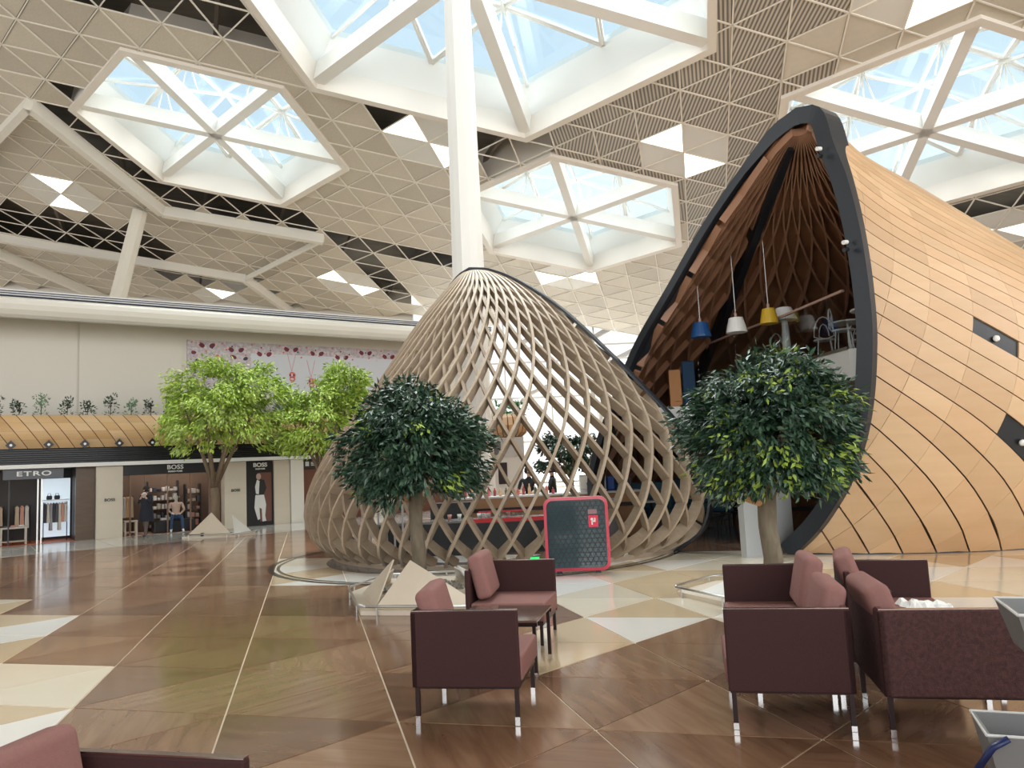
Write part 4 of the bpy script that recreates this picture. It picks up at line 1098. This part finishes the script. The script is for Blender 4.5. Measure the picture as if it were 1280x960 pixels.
tagged(nk.build('napkin', WHITE), 'crumpled white napkins lying on the seat of the armchair nearest the golden pod', 'napkin')
cu = MB(); cu.lathe([(.026, 0), (.034, .09), (.036, .092), (.024, .004)], (3.02, 6.48, .441), 14)
tagged(cu.build('plastic_cup', glass('clear_plastic', (.9, .9, .9), .15)), 'clear plastic cup beside the crumpled napkins', 'cup')

# ================================================================ DISPLAY PANEL with rounded red frame
dp = thing('rounded_display', 'freestanding rounded dark glass panel with a red frame beside the lattice pod', 'display', (.90, 12.1, 0), -radians(6))
def rrect(w, h, r, n=8):
    P = []
    for cx_, cz_, a0 in ((w/2-r, h-r, 0), (-w/2+r, h-r, pi/2), (-w/2+r, r, pi), (w/2-r, r, 1.5*pi)):
        for k in range(n+1): a = a0+pi/2*k/n; P.append((cx_+r*cos(a), cz_+r*sin(a)))
    return P
mb = MB(); mb.prism([(x, -.05, z+.04) for x, z in rrect(1.0, 1.13, .13)], (0, 1, 0), .10); mb.build('body', mat('panel_side_grey', (.45, .42, .40), .4), dp)
mb = MB(); o_, i_ = rrect(1.0, 1.13, .13), [(x, z+.045) for x, z in rrect(.91, 1.04, .10)]
k = len(o_); vs = [(x, -.075, z+.04) for x, z in o_] + [(x, -.085, z+.04) for x, z in i_] + [(x, -.05, z+.04) for x, z in o_] + [(x, -.052, z+.04) for x, z in i_]
mb.add(vs, [(a, (a+1) % k, k+(a+1) % k, k+a) for a in range(k)] + [(a, 2*k+a, 2*k+(a+1) % k, (a+1) % k) for a in range(k)] + [(k+a, k+(a+1) % k, 3*k+(a+1) % k, 3*k+a) for a in range(k)])
mb.build('red_frame', mat('raspberry_frame', (.62, .07, .11), .3), dp)
mb = MB(); mb.prism([(x, -.062, z+.085) for x, z in rrect(.91, 1.04, .10)], (0, 1, 0), .01); mb.build('dark_glass', mat('teal_black_glass', (.035, .068, .082), .08, spec=.6), dp)
LN = mat('triangle_line', (.004, .007, .009), .4); mb = MB(); st = .082
for k in range(-14, 28):
    for ang in (radians(60), radians(120), 0):
        if ang == 0:
            z = .1+k*st*sqrt(3)/2
            if .12 < z < 1.1: mb.box(-.44, .44, -.066, -.0625, z-.005, z+.005)
        else:
            x0 = -.9+k*st; seg = []
            for q in range(80):
                x, z = x0+cos(ang)*q*.015*(1), .1+sin(ang)*q*.015
                if ang > 1.6: x = x0+.3+cos(ang)*q*.015
                if abs(x) < .44 and .1 < z < 1.11: seg.append((x, z))
            if len(seg) > 1: mb.bar((seg[0][0], -.064, seg[0][1]), (seg[-1][0], -.064, seg[-1][1]), .010, .003, (0, 1, 0))
mb.build('triangle_lattice', LN, dp)
mb = MB(); mb.box(.19, .34, -.07, -.063, .70, .88); mb.build('red_tag', mat('red_tag', (.72, .03, .08), .4), dp)
mb = MB(); mb.box(.19, .33, -.07, -.063, .90, .97); mb.build('grey_tag', mat('grey_tag', (.30, .16, .18), .4), dp)
mb = MB(); mb.lathe([(.0, 0), (.022, 0), (.022, .004), (0, .004)], (0, 0, 0), 10); mb.v = [(v[0]+.245, -.070-v[2], v[1]+.82) for v in mb.v]; mb.box(.235, .30, -.074, -.07, .775, .80); mb.box(.235, .255, -.074, -.07, .735, .80); mb.box(.28, .30, -.074, -.07, .80, .84); mb.build('tag_symbol', WHITE, dp)
for sx in (-.3, .3):
    mb = MB(); mb.box(sx-.04, sx+.04, -.05, .10, 0, .042); mb.build('foot', BLACK, dp)

# ================================================================ CAFE inside the lattice pod
def simple(name, b, m_, label, cat, group=None, az=0, r=0):
    x0, x1, y0, y1, z0, z1 = b; cx_, cy_ = (x0+x1)/2, (y0+y1)/2; mb = MB()
    (mb.rbox(x0-cx_, x1-cx_, y0-cy_, y1-cy_, 0, z1-z0, r) if r else mb.box(x0-cx_, x1-cx_, y0-cy_, y1-cy_, 0, z1-z0))
    return tagged(mb.build(name, m_, None), label, cat, group), Vector((cx_, cy_, z0)), az
def put(t): o, c, a = t; o.location = c; o.rotation_euler = (0, 0, a); return o
RED = mat('red_trim', (.55, .02, .03), .35); WOODM = mat('warm_counter_wood', (.38, .20, .09), .5)
bc = thing('bar_counter', 'black cafe counter with a red top edge inside the lattice pod', 'counter', (-.9, 15.4, 0))
for nm, b, m_ in (('front', (-1.9, 1.75, 0, .7, 0, .62), BLACK), ('red_edge', (-.15, 1.55, -.03, .02, .60, .68), RED), ('worktop', (-1.95, 1.8, -.01, .72, .62, .66), mat('worktop_grey', (.22, .21, .20), .25)),
                  ('glass_case', (.15, 1.1, .1, .5, .66, .80), glass('case_glass', (.8, .85, .85), .2)), ('case_rim', (.1, 1.15, .08, .12, .79, .82), RED)):
    mb = MB(); mb.box(*b); mb.build(nm, m_, bc)
b2 = thing('back_counter', 'wooden counter where the two baristas stand inside the lattice pod', 'counter', (-1.6, 17.6, 0))
for nm, b, m_ in (('body', (0, 4.4, 0, .6, 0, .98), WOODM), ('worktop', (-.03, 4.43, -.04, .62, .98, 1.02), mat('white_worktop', (.72, .70, .67), .3)), ('front_rail', (0, 4.4, -.04, -.002, .68, .76), STL)):
    mb = MB(); mb.box(*b); mb.build(nm, m_, b2)
BT = [mat('bottle_%d' % i, c, .2) for i, c in enumerate(((.30, .05, .05), (.55, .35, .20), (.07, .10, .06), (.68, .66, .62), (.5, .14, .12)))]
for i in range(16):
    x = -1.2+i*.135; h = R3.uniform(.14, .26); mb = MB(); mb.lathe([(.035, 0), (.036, h*.6), (.014, h*.8), (.014, h)], (0, 0, 0), 10)
    o = tagged(mb.build('bottle', BT[i % 5], smooth=True), 'small %s bottle on the back counter in the lattice pod, %s' % (('dark red', 'amber', 'dark green', 'white', 'rusty red')[i % 5], nth(i, 16)), 'bottle', 'bottles on the back counter'); o.location = (x, 17.75+.12*(i % 3), 1.02)
for i in range(7):
    mb = MB(); mb.lathe([(.03, 0), (.042, .11), (.044, .112), (.03, .012)], (0, 0, 0), 12); o = tagged(mb.build('paper_cup', WHITE if i % 2 else GARC[1], smooth=True), '%s paper cup on the black counter worktop, %s' % ('white' if i % 2 else 'rose', nth(i, 7)), 'cup', 'cups on the black counter'); o.location = (-1.4+i*.2, 15.75, .66)
cmx = thing('coffee_machine', 'white and steel coffee machine on the right of the back counter', 'coffee machine', (1.75, 17.85, 1.02))
for nm, b, m_ in (('body', (-.3, .3, -.15, .2, .06, .36), WHITE), ('drip_tray', (-.3, .3, -.25, .2, 0, .06), STEEL), ('cup_rail', (-.3, .3, -.15, .2, .36, .40), STEEL)):
    mb = MB(); mb.rbox(*b, .012, 2); mb.build(nm, m_, cmx)
for x in (-.15, .15): mb = MB(); mb.tube([(x, -.16, .2), (x, -.24, .2), (x, -.24, .15)], .02, 8); mb.build('brew_head', CHROME, cmx)
put(simple('till', (2.35, 2.65, 17.75, 17.95, 1.02, 1.32), BLACK, 'black till screen at the right end of the back counter', 'till', r=.015))
put(simple('blue_bag', (2.1, 2.3, 18.0, 18.15, 1.02, 1.36), mat('blue_plastic', (.02, .08, .35), .4), 'blue bag standing behind the coffee machine', 'bag', r=.04))
put(simple('laptop', (-1.5, -1.2, 17.7, 17.72, 1.02, 1.25), BLACK, 'dark screen at the left end of the back counter', 'screen', az=.3))
# timber drum planter on a white service block
sb_ = thing('service_block', 'white service block carrying loudspeakers behind the bar', 'cabinet', (-.35, 22.0, 0))
for nm, b, m_ in (('body', (-.55, .55, -.4, .4, 0, 1.95), WHITE), ('loudspeaker', (-.5, -.05, -.46, -.41, 2.02, 2.38), mat('speaker_grey', (.16, .16, .17), .5)), ('top', (-.6, .6, -.45, .45, 1.95, 2.5), mat('block_grey', (.55, .55, .54), .5)), ('opening', (-.15, .1, -.415, -.405, 1.2, 1.8), STL)):
    mb = MB(); mb.box(*b); mb.build(nm, m_, sb_)
dr = thing('drum_planter', 'round timber slatted drum planter with green plants behind the lattice pod', 'planter', (-.25, 22.0, 2.52))
mb = MB(); mb.lathe([(.46, 0), (.60, .12), (.66, .32), (.60, .54), (.52, .62)], (0, 0, 0), 26); mb.build('drum', mat('dark_gap', (.20, .10, .05), .7), dr)
for q in range(26):
    a0, a1 = 2*pi*(q+.1)/26, 2*pi*(q+.9)/26; mb = MB(); vs = []
    for r, z in ((.48, 0), (.625, .12), (.685, .32), (.625, .54), (.54, .63)): vs += [(r*cos(a0), r*sin(a0), z), (r*cos(a1), r*sin(a1), z)]
    mb.add(vs, [(j*2, j*2+1, j*2+3, j*2+2) for j in range(4)]); mb.build('slat', mat('light_drum_wood', (.58, .38, .22), .5), dr)
mb = MB(); 
for q in range(5): cluster(mb, R3, Vector((.4*cos(q*1.3), .4*sin(q*1.3), .78)), (.25, .25, .2), 70, .16, .03, 3)
mb.build('foliage', [mat('leaf_mid_%d' % q, (.02+.03*q, .14+.07*q, .05+.03*q), .5) for q in range(3)], dr)
# teal booth seats and small tables
TEAL = mat('teal_velvet', (.012, .075, .115), .6)
def booth(x, y, az, label):
    t = thing('booth_sofa', label, 'sofa', (x, y, 0), az)
    for nm, b in (('backrest', (-.9, .9, .5, .68, .3, 1.12)), ('seat', (-.9, .9, -.1, .5, .22, .47)), ('plinth', (-.85, .85, 0, .6, 0, .22))):
        mb = MB(); mb.rbox(*b, .04 if nm != 'plinth' else .01, 3); mb.build(nm, TEAL if nm != 'plinth' else BLACK, t, smooth=(nm != 'plinth'))
booth(2.9, 19.2, -.25, 'teal booth sofa at the left behind the lattice pod'); booth(4.9, 20.9, -.35, 'teal booth sofa at the right behind the lattice pod')
def cafe_chair(x, y, az, m_, label, group, z=0.0, k=1.0):
    t = thing('cafe_chair', label, 'chair', (x, y, z), az, group)
    mb = MB(); mb.lathe([(.0, .44), (.19, .44), (.20, .455), (.19, .47), (0, .47)], (0, 0, 0), 18); mb.build('seat', m_, t)
    for a in (.8, 2.34, 3.94, 5.48):
        mb = MB(); mb.tube([(.15*cos(a), .15*sin(a), .44), (.21*cos(a), .21*sin(a), 0)], .012, 6); mb.build('leg', m_, t)
    mb = MB(); mb.tube([(-.17, .05, .45)] + [(-.2+.0*q, .0+.18*cos(pi*q/8), .5+.38*sin(pi*q/8)) for q in range(9)] + [(-.17, -.05, .45)], .012, 6); mb.build('back_hoop', m_, t)
    mb = MB(); mb.tube([(-.17, .0, .45)] + [(-.19, .09*cos(pi*q/6), .5+.24*sin(pi*q/6)) for q in range(7)], .009, 6); mb.build('inner_hoop', m_, t)
    return t
def cafe_table(x, y, z, m_, label, group, h=.74):
    t = thing('cafe_table', label, 'table', (x, y, z), 0, group)
    mb = MB(); mb.lathe([(.0, h-.03), (.34, h-.03), (.35, h-.015), (.34, h), (0, h)], (0, 0, 0), 24); mb.build('tabletop', WHITE, t)
    mb = MB(); mb.tube([(0, 0, .02), (0, 0, h-.03)], .025, 10); mb.build('pedestal', m_, t); mb = MB(); mb.lathe([(.2, 0), (.19, .02), (.03, .03)], (0, 0, 0), 20); mb.build('base', m_, t)
    return t
WHM = mat('white_chair_metal', (.72, .72, .70), .4)
for i, (x, y) in enumerate(((3.1, 18.0), (4.4, 18.6))): cafe_table(x, y, 0, BLACK, 'round white cafe table before the teal booths, the %s one' % ('left', 'right')[i], 'tables before the teal booths')
for i, (x, y, a) in enumerate(((4.15, 16.3, .4), (4.6, 16.9, 2.2), (3.9, 17.3, -1.2), (5.4, 17.6, 2.5))): cafe_chair(x, y, a, BLACK, 'black bentwood cafe chair under the mezzanine, %s' % ('nearest the grey wall', 'second nearest the grey wall', 'closest to the lattice pod', 'farthest right at the back')[i], 'black cafe chairs under the mezzanine')
cafe_table(4.95, 16.4, 0, BLACK, 'round white cafe table among the black chairs under the mezzanine', None) 
# black balustrade and pale slats at the left inside the pod
for i in range(9):
    mb = MB(); mb.box(-.02, .02, -.02, .02, 0, 1.05); o = tagged(mb.build('screen_post', mat('pale_post', (.50, .50, .50), .4)), 'pale upright slat left inside the lattice pod, %s' % nth(i, 9), 'post', 'upright slats left inside the lattice pod'); o.location = (-3.3+i*.17, 15.6-i*.06, 0)
put(simple('low_cabinet', (-1.85, -1.0, 16.3, 16.8, 0, .98), BLACK, 'black cabinet behind the dark tree trunk inside the pod', 'cabinet', r=.01))
put(simple('low_cabinet', (1.25, 2.1, 16.35, 16.8, 0, .9), mat('cabinet_grey', (.12, .12, .13), .4), 'dark grey cabinet behind the red framed display panel', 'cabinet', r=.01))
for i, x in enumerate((-.55, .25)):
    mb = MB(); mb.box(-.14, .14, -.01, .01, 0, .06); o = tagged(mb.build('exit_light', mat('green_glow', (.02, .5, .12), .5, emit=1.2), None), 'small green floor light at the foot of the black counter, the %s one' % ('left', 'right')[i], 'light', 'green floor lights'); o.location = (x, 13.9, 0.0)

# ================================================================ MEZZANINE inside the golden pod
GREYW = mat('mezzanine_grey_white', (.55, .55, .53), .5)
edge = [(5.68, 12.75), (5.42, 14.8), (4.98, 16.8), (4.65, 18.9), (4.3, 20.0)]
ctr = Vector((7.7, 16.6, 0)); arc = []
a0, a1 = atan2(20.0-16.6, 4.3-7.7), atan2(12.75-16.6, 5.68-7.7)+2*pi
for q in range(1, 20):
    a = a0 + (a1-2*pi-a0)*q/20; arc.append((ctr.x+4.75*cos(a), ctr.y+4.75*sin(a)))
mz = thing('mezzanine', 'grey white mezzanine floor with glass balustrade inside the golden pod', 'mezzanine', (6, 16, 3.38))
ivm = Matrix.Translation((-6, -16, -3.38))
mb = MB(); mb.prism([(x, y, 2.85) for x, y in edge+arc], (0, 0, 1), .53); mb.build('floor_slab', GREYW, mz).matrix_parent_inverse = ivm
BG = glass('balustrade_glass', (.88, .91, .92), .12); HR = mat('handrail_rose_wood', (.42, .27, .22), .4)
for (x0, y0), (x1, y1) in zip(edge, edge[1:]):
    mb = MB(); mb.bar((x0, y0, 3.88), (x1, y1, 3.88), .012, .96); mb.build('glass_pane', BG, mz).matrix_parent_inverse = ivm
    mb = MB(); mb.bar((x0, y0, 4.38), (x1, y1, 4.38), .05, .04); mb.build('handrail', HR, mz).matrix_parent_inverse = ivm
    mb = MB(); mb.bar((x0, y0, 3.40), (x1, y1, 3.40), .04, .05); mb.build('base_channel', STEEL, mz).matrix_parent_inverse = ivm
wk = MB(); wk.bar((3.72, 12.95, 1.45), (4.75, 13.6, 1.45), .12, 2.9); wk_ = wk.build('partition_wall', mat('grey_wall', (.40, .42, .43), .6)); tagged(wk_, 'grey partition wall behind the trunk of the right tree', 'wall')
put(simple('stair_landing', (3.2, 4.5, 17.4, 18.6, 2.3, 2.86), WHITE, 'white landing block at the left end of the mezzanine', 'landing'))
put(simple('orange_screen', (3.68, 3.95, 17.8, 17.9, 2.86, 3.75), mat('orange_wood', (.52, .22, .06), .5), 'orange wooden screen on the landing inside the golden pod', 'screen'))
put(simple('blue_curtain', (4.0, 4.3, 17.8, 17.92, 2.86, 3.95), mat('blue_cloth', (.02, .06, .13), .8), 'dark blue cloth hanging beside the orange screen', 'curtain', r=.04))
def lamp(x, y, z, m_, label, r=.24, top=7):
    t = thing('pendant_lamp', label, 'lamp', (x, y, z))
    mb = MB(); mb.lathe([(r, 0), (r*.98, .04), (r*.68, .30), (r*.2, .32), (r*.62, .29), (r*.94, .03)], (0, 0, 0), 22); mb.build('shade', m_, t, smooth=False)
    mb = MB(); mb.tube([(0, 0, .31), (0, 0, .40)], .03, 8); mb.build('socket', HR, t)
    mb = MB(); mb.tube([(0, 0, .4), (0, 0, top-z)], .008, 5); mb.build('cord', WHITE, t)
    mb = MB(); mb.lathe([(.0, .1), (.045, .12), (.05, .17), (.03, .24), (0, .25)], (0, 0, 0), 10); mb.build('bulb', WHITE, t)
lamp(3.92, 15.5, 4.13, mat('blue_shade', (.01, .07, .22), .4), 'blue pendant lamp at the left inside the golden pod', .21, 5.6)
lamp(4.60, 15.3, 4.16, WHITE, 'white pendant lamp between the blue and the yellow lamp', .21, 6.1)
lamp(5.17, 15.0, 4.26, mat('yellow_shade', (.62, .40, .03), .4), 'yellow pendant lamp above the glass balustrade', .18, 6.3)
fl_ = thing('floor_lamp', 'white lamp with wide shade on a thick white post behind the glass balustrade', 'lamp', (5.62, 15.4, 3.38))
mb = MB(); mb.lathe([(.09, 0), (.08, .6), (.06, 1.0)], (0, 0, 0), 14); mb.build('post', WHITE, fl_); mb = MB(); mb.lathe([(.26, 1.0), (.15, 1.26), (.03, 1.27)], (0, 0, 0), 20); mb.build('shade', WHITE, fl_)
for i, (x, y, a) in enumerate(((6.1, 14.7, 1.2), (6.6, 14.0, 2.9), (6.0, 13.6, -.6), (6.9, 15.0, -2), (5.9, 16.4, 0.5))): cafe_chair(x, y, a, WHM, 'white bentwood chair on the mezzanine, %s' % ('left of the nearer table', 'right of the nearer table', 'nearest the black rim', 'farthest right', 'nearest the white post lamp')[i], 'white chairs on the mezzanine', 3.38)
for x, y, w_ in ((6.45, 14.4, 'farther'), (6.3, 13.1, 'nearer')): cafe_table(x, y, 3.38, WHM, 'round white table on the mezzanine behind the glass, the %s one' % w_, 'white tables on the mezzanine')

# ================================================================ PEOPLE
def figure(name, label, cat, loc, az, J, E_, zones, hair=None, mannequin=False, lying=None):
    """J: {joint:(x,y,z,r)} in metres, x forward; E_: edges; zones: function(co)->material index"""
    t = thing(name, label, cat, loc, az)
    keys = list(J); me = bpy.data.meshes.new('body'); me.from_pydata([J[k][:3] for k in keys], [(keys.index(a), keys.index(b)) for a, b in E_], [])
    o = bpy.data.objects.new('body', me); COL.objects.link(o); mod = o.modifiers.new('skin', 'SKIN'); mod.use_smooth_shade = True
    sv = me.skin_vertices[0].data
    for i, k_ in enumerate(keys): sv[i].radius = (J[k_][3], J[k_][3] if len(J[k_]) < 5 else J[k_][4]); sv[i].use_root = (k_ == 'pelvis')
    sb2 = o.modifiers.new('sub', 'SUBSURF'); sb2.levels = 1; sb2.render_levels = 1
    bpy.context.view_layer.update(); dg = bpy.context.evaluated_depsgraph_get(); m2 = bpy.data.meshes.new_from_object(o.evaluated_get(dg))
    bpy.data.objects.remove(o); mats_ = zones[0]; m2.materials.clear()
    for m_ in mats_: m2.materials.append(m_)
    for p in m2.polygons: p.material_index = zones[1](p.center); p.use_smooth = True
    b = link('body', m2, t)
    hx, hy, hz, hr = J['head'][:4]
    if hair:
        mb = MB(); mb.lathe([(.0, .13), (.06, .12), (.10, .07), (.108, .0), (.09, -.06)], (hx-.02, hy, hz), 14); mb.build('hair', hair, t, smooth=True)
    FS = mats_[0]
    mb = MB(); mb.tube([(hx+.085, hy, hz+.0), (hx+.125, hy, hz-.02)], [.012, .016], 6); mb.build('nose', FS, t)
    for s_ in (-1, 1):
        mb = MB(); mb.lathe([(0, -.012), (.012, 0), (0, .012)], (hx+.092, hy+s_*.034, hz+.012), 6); mb.build('eye', BLACK if not mannequin else FS, t)
        mb = MB(); mb.lathe([(0, -.03), (.016, 0), (0, .03)], (hx, hy+s_*.10, hz), 6); mb.build('ear', FS, t)
    mb = MB(); mb.box(hx+.094, hx+.104, hy-.022, hy+.022, hz-.05, hz-.043); mb.build('mouth', mat('lip', (.35, .12, .10), .6) if not mannequin else FS, t)
    return t
def hands(J, E_, wr, s_, d):
    """five short finger chains from a palm; d: pointing direction"""
    w_ = Vector(J[wr][:3]); d = Vector(d).normalized(); sd = Vector((0, 0, 1)).cross(d); sd = sd.normalized() if sd.length > .1 else Vector((1, 0, 0))
    p = w_ + d*.05; J['palm'+s_] = (*p, .03); E_.append((wr, 'palm'+s_))
    for i, (o_, l_) in enumerate(((-.03, .06), (-.01, .075), (.012, .07), (.032, .055))):
        a = p + d*.045 + sd*o_; b = a + d*l_ + Vector((0, 0, -.008)); J['fa%s%d' % (s_, i)] = (*a, .009); J['fb%s%d' % (s_, i)] = (*b, .008)
        E_ += [('palm'+s_, 'fa%s%d' % (s_, i)), ('fa%s%d' % (s_, i), 'fb%s%d' % (s_, i))]
    a = p - sd*.04 + d*.01; b = a - sd*.02 + d*.035; J['ta'+s_] = (*a, .01); J['tb'+s_] = (*b, .009); E_ += [('palm'+s_, 'ta'+s_), ('ta'+s_, 'tb'+s_)]
def standing(sc=1.0, step=0.0, arms='down', skirt=0):
    z = lambda v: v*sc
    J = {'pelvis': (0, 0, z(.92), .13, .11), 'waist': (0, 0, z(1.08), .11, .09), 'chest': (.01, 0, z(1.28), .14, .10), 'neck': (0, 0, z(1.46), .05), 'chin': (.01, 0, z(1.52), .055), 'head': (.015, 0, z(1.60), .088, .078), 'crown': (.0, 0, z(1.67), .06)}
    E_ = [('pelvis', 'waist'), ('waist', 'chest'), ('chest', 'neck'), ('neck', 'chin'), ('chin', 'head'), ('head', 'crown')]
    for s_, y in (('l', 1), ('r', -1)):
        st_ = step*y
        J['hip'+s_] = (0, y*.09, z(.86), .085); J['knee'+s_] = (st_*.5+.03, y*.10, z(.48), .055); J['ankle'+s_] = (st_, y*.10, z(.09), .038); J['toe'+s_] = (st_+.15, y*.11, .035, .035)
        E_ += [('pelvis', 'hip'+s_), ('hip'+s_, 'knee'+s_), ('knee'+s_, 'ankle'+s_), ('ankle'+s_, 'toe'+s_)]
        J['sh'+s_] = (0, y*.18, z(1.40), .055)
        if arms == 'down': el, wr, d = (-.03-st_*.3, y*.25, z(1.12)), (.05-st_*.4, y*.27, z(.88)), (0, 0, -1)
        elif arms == 'work': el, wr, d = (.06, y*.26, z(1.14)), (.28, y*.14, z(1.10)), (1, 0, -.2)
        else: el, wr, d = (.10, y*.22, z(1.14)), (.16, y*.06, z(1.38)), (0, -y, .6)
        J['el'+s_] = (*el, .04); J['wr'+s_] = (*wr, .028); E_ += [('chest', 'sh'+s_), ('sh'+s_, 'el'+s_), ('el'+s_, 'wr'+s_)]
        hands(J, E_, 'wr'+s_, s_, d)
    return J, E_
SKIN = mat('skin_warm', (.52, .32, .23), .6); HAIRD = mat('dark_hair', (.02, .014, .01), .7); COAT = mat('navy_black_coat', (.012, .014, .026), .8); TIGHT = mat('grey_tights', (.12, .09, .085), .7)
SHOE = mat('black_shoe', (.01, .01, .01), .4)
J, E_ = standing(.93, .16, 'phone')
pw = figure('person', 'person in a knee length dark coat walking past the middle shop', 'person', F(1.30, 1.05, 0), radians(-100), J, E_,
       ([SKIN, COAT, TIGHT, SHOE], lambda c: 0 if c.z > 1.40 else (1 if c.z > .52 else 2 if c.z > .07 else 3) if not (abs(c.y) < .14 and c.x > .12 and c.z > 1.2) else 0), HAIRD)
mb = MB(); vs = []
for z_, rx, ry in ((1.33, .13, .20), (1.2, .15, .21), (1.0, .14, .17), (.85, .18, .2), (.5, .22, .24)):
    for q in range(16): vs.append((rx*cos(2*pi*q/16), ry*sin(2*pi*q/16), z_))
mb.add(vs, [(i*16+q, i*16+(q+1) % 16, (i+1)*16+(q+1) % 16, (i+1)*16+q) for i in range(4) for q in range(16)]); mb.build('coat', COAT, pw, smooth=True)
mb = MB(); mb.lathe([(.03, -.1), (.08, -.03), (.085, .05), (.03, .1)], (.1, 0, 1.32), 10); mb.build('scarf', mat('pale_scarf', (.6, .56, .52), .8), pw)
SHB = mat('black_shirt', (.012, .013, .016), .8)
for i, (x, y, a, lb) in enumerate(((.30, 18.75, radians(-100), 'person in a black shirt at left working behind the bar, looking down'), (.86, 18.6, radians(170), 'person in a black shirt at right behind the bar, seen from the side'))):
    J, E_ = standing(.97, .0, 'work')
    figure('person', lb, 'person', (x, y, 0), a, J, E_, ([SKIN, SHB, SHB, SHOE], lambda c: 0 if c.z > 1.42 or (c.x > .15 and c.z > 1.0) else (1 if c.z > .07 else 3)), HAIRD)
# seated mannequin
J = {'pelvis': (0, 0, .52, .13, .11), 'waist': (-.02, 0, .66, .11, .09), 'chest': (.0, 0, .86, .14, .10), 'neck': (.0, 0, 1.05, .05), 'chin': (.01, 0, 1.10, .055), 'head': (.02, 0, 1.18, .088, .078), 'crown': (.0, 0, 1.25, .055)}
E_ = [('pelvis', 'waist'), ('waist', 'chest'), ('chest', 'neck'), ('neck', 'chin'), ('chin', 'head'), ('head', 'crown')]
for s_, y in (('l', 1), ('r', -1)):
    J['hip'+s_] = (.08, y*.10, .50, .085); J['knee'+s_] = (.46, y*.16, .50, .06); J['ankle'+s_] = (.46+.06*y, y*.18, .09, .04); J['toe'+s_] = (.62+.06*y, y*.19, .035, .035)
    J['sh'+s_] = (0, y*.18, .99, .055); J['el'+s_] = (.06, y*.26, .74, .042); J['wr'+s_] = (.28, y*.14, .64, .03)
    E_ += [('pelvis', 'hip'+s_), ('hip'+s_, 'knee'+s_), ('knee'+s_, 'ankle'+s_), ('ankle'+s_, 'toe'+s_), ('chest', 'sh'+s_), ('sh'+s_, 'el'+s_), ('el'+s_, 'wr'+s_)]
    hands(J, E_, 'wr'+s_, s_, (1, -y*.4, -.2))
figure('mannequin', 'seated mannequin in a pale sweater and jeans in the middle shop window', 'mannequin', F(2.48, -.42, 0), radians(-62), J, E_,
       ([mat('mannequin_skin', (.62, .56, .50), .5), mat('peach_sweater', (.66, .47, .38), .85), mat('blue_jeans', (.035, .07, .16), .8), WHITE], lambda c: 0 if c.z > 1.03 or (c.x > .30 and c.z > .58 and abs(c.y) < .2 and c.z < .72) else 1 if c.z > .60 else 2 if c.z > .12 else 3), None, True)

# ================================================================ CLEANING BUCKET AND TUB
TUBM = mat('grey_plastic', (.19, .19, .185), .5); RIMW = mat('pale_rim', (.62, .62, .60), .5); BLU = mat('navy_handle', (.01, .02, .09), .4)
def tub(x, y, z0, z1, w, l, az, name, label, parent=None, wall_in=.018):
    t = thing(name, label, name.split('_')[-1], (x, y, z0), az); h = z1-z0; k = .80
    o1 = [(-l/2*k, -w/2*k, 0), (l/2*k, -w/2*k, 0), (l/2*k, w/2*k, 0), (-l/2*k, w/2*k, 0)]; o2 = [(-l/2, -w/2, h), (l/2, -w/2, h), (l/2, w/2, h), (-l/2, w/2, h)]
    i2 = [(a*(1-2*wall_in/l), b*(1-2*wall_in/w), h) for a, b, _ in o2]; i1 = [(a*(1-2*wall_in/l), b*(1-2*wall_in/w), .015) for a, b, _ in o1]
    mb = MB(); mb.add(o1+o2+i2+i1, [(3, 2, 1, 0)] + [(a, (a+1) % 4, 4+(a+1) % 4, 4+a) for a in range(4)] + [(4+a, 4+(a+1) % 4, 8+(a+1) % 4, 8+a) for a in range(4)] + [(8+a, 8+(a+1) % 4, 12+(a+1) % 4, 12+a) for a in range(4)] + [(12, 13, 14, 15)])
    mb.build('body', TUBM, t)
    mb = MB(); mb.tube([Vector(p) for p in o2]+[Vector(o2[0])], .007, 6); mb.build('rim', RIMW, t)
    return t
tb = tub(2.41, 3.46, .77, .965, .42, .50, -.35, 'grey_tub', 'shallow grey plastic tub with pale rim at the right edge, on the cleaning trolley')
tb['category'] = 'tub'
bu = tub(2.40, 3.74, .06, .37, .36, .52, -.35, 'mop_bucket', 'grey mop bucket with a navy handle at the bottom right corner'); bu['category'] = 'bucket'
mb = MB(); mb.tube([(-.30, -.14, .10), (-.31, -.18, .16), (-.25, -.22, .27), (-.18, -.21, .31)], .016, 8); mb.build('handle', BLU, bu, smooth=True)
mb = MB(); mb.tube([(.1, -.185, .05), (.1, -.21, .20)], .012, 8); mb.build('bracket', STL, bu)
for x, y in ((-.18, -.1), (.18, -.1), (-.18, .1), (.18, .1)):
    mb = MB(); mb.tube([(x, y-.012, -.03), (x, y+.012, -.03)], .03, 12); mb.build('castor', BLACK, bu)
tr_ = thing('cleaning_trolley', 'steel cleaning trolley frame at the right edge beyond the bucket', 'trolley', (2.82, 3.36, 0), -.35)
for x, y in ((-.12, -.24), (-.12, .24), (.5, -.24), (.5, .24)):
    mb = MB(); mb.tube([(x, y, .04), (x, y, 1.1)], .014, 8); mb.build('post', STEEL, tr_)
mb = MB(); mb.box(-.55, .5, -.12, .12, .75, .766); mb.build('shelf', TUBM, tr_)
mb = MB(); mb.box(-.12, .5, -.24, .24, .1, .13); mb.build('lower_deck', TUBM, tr_)
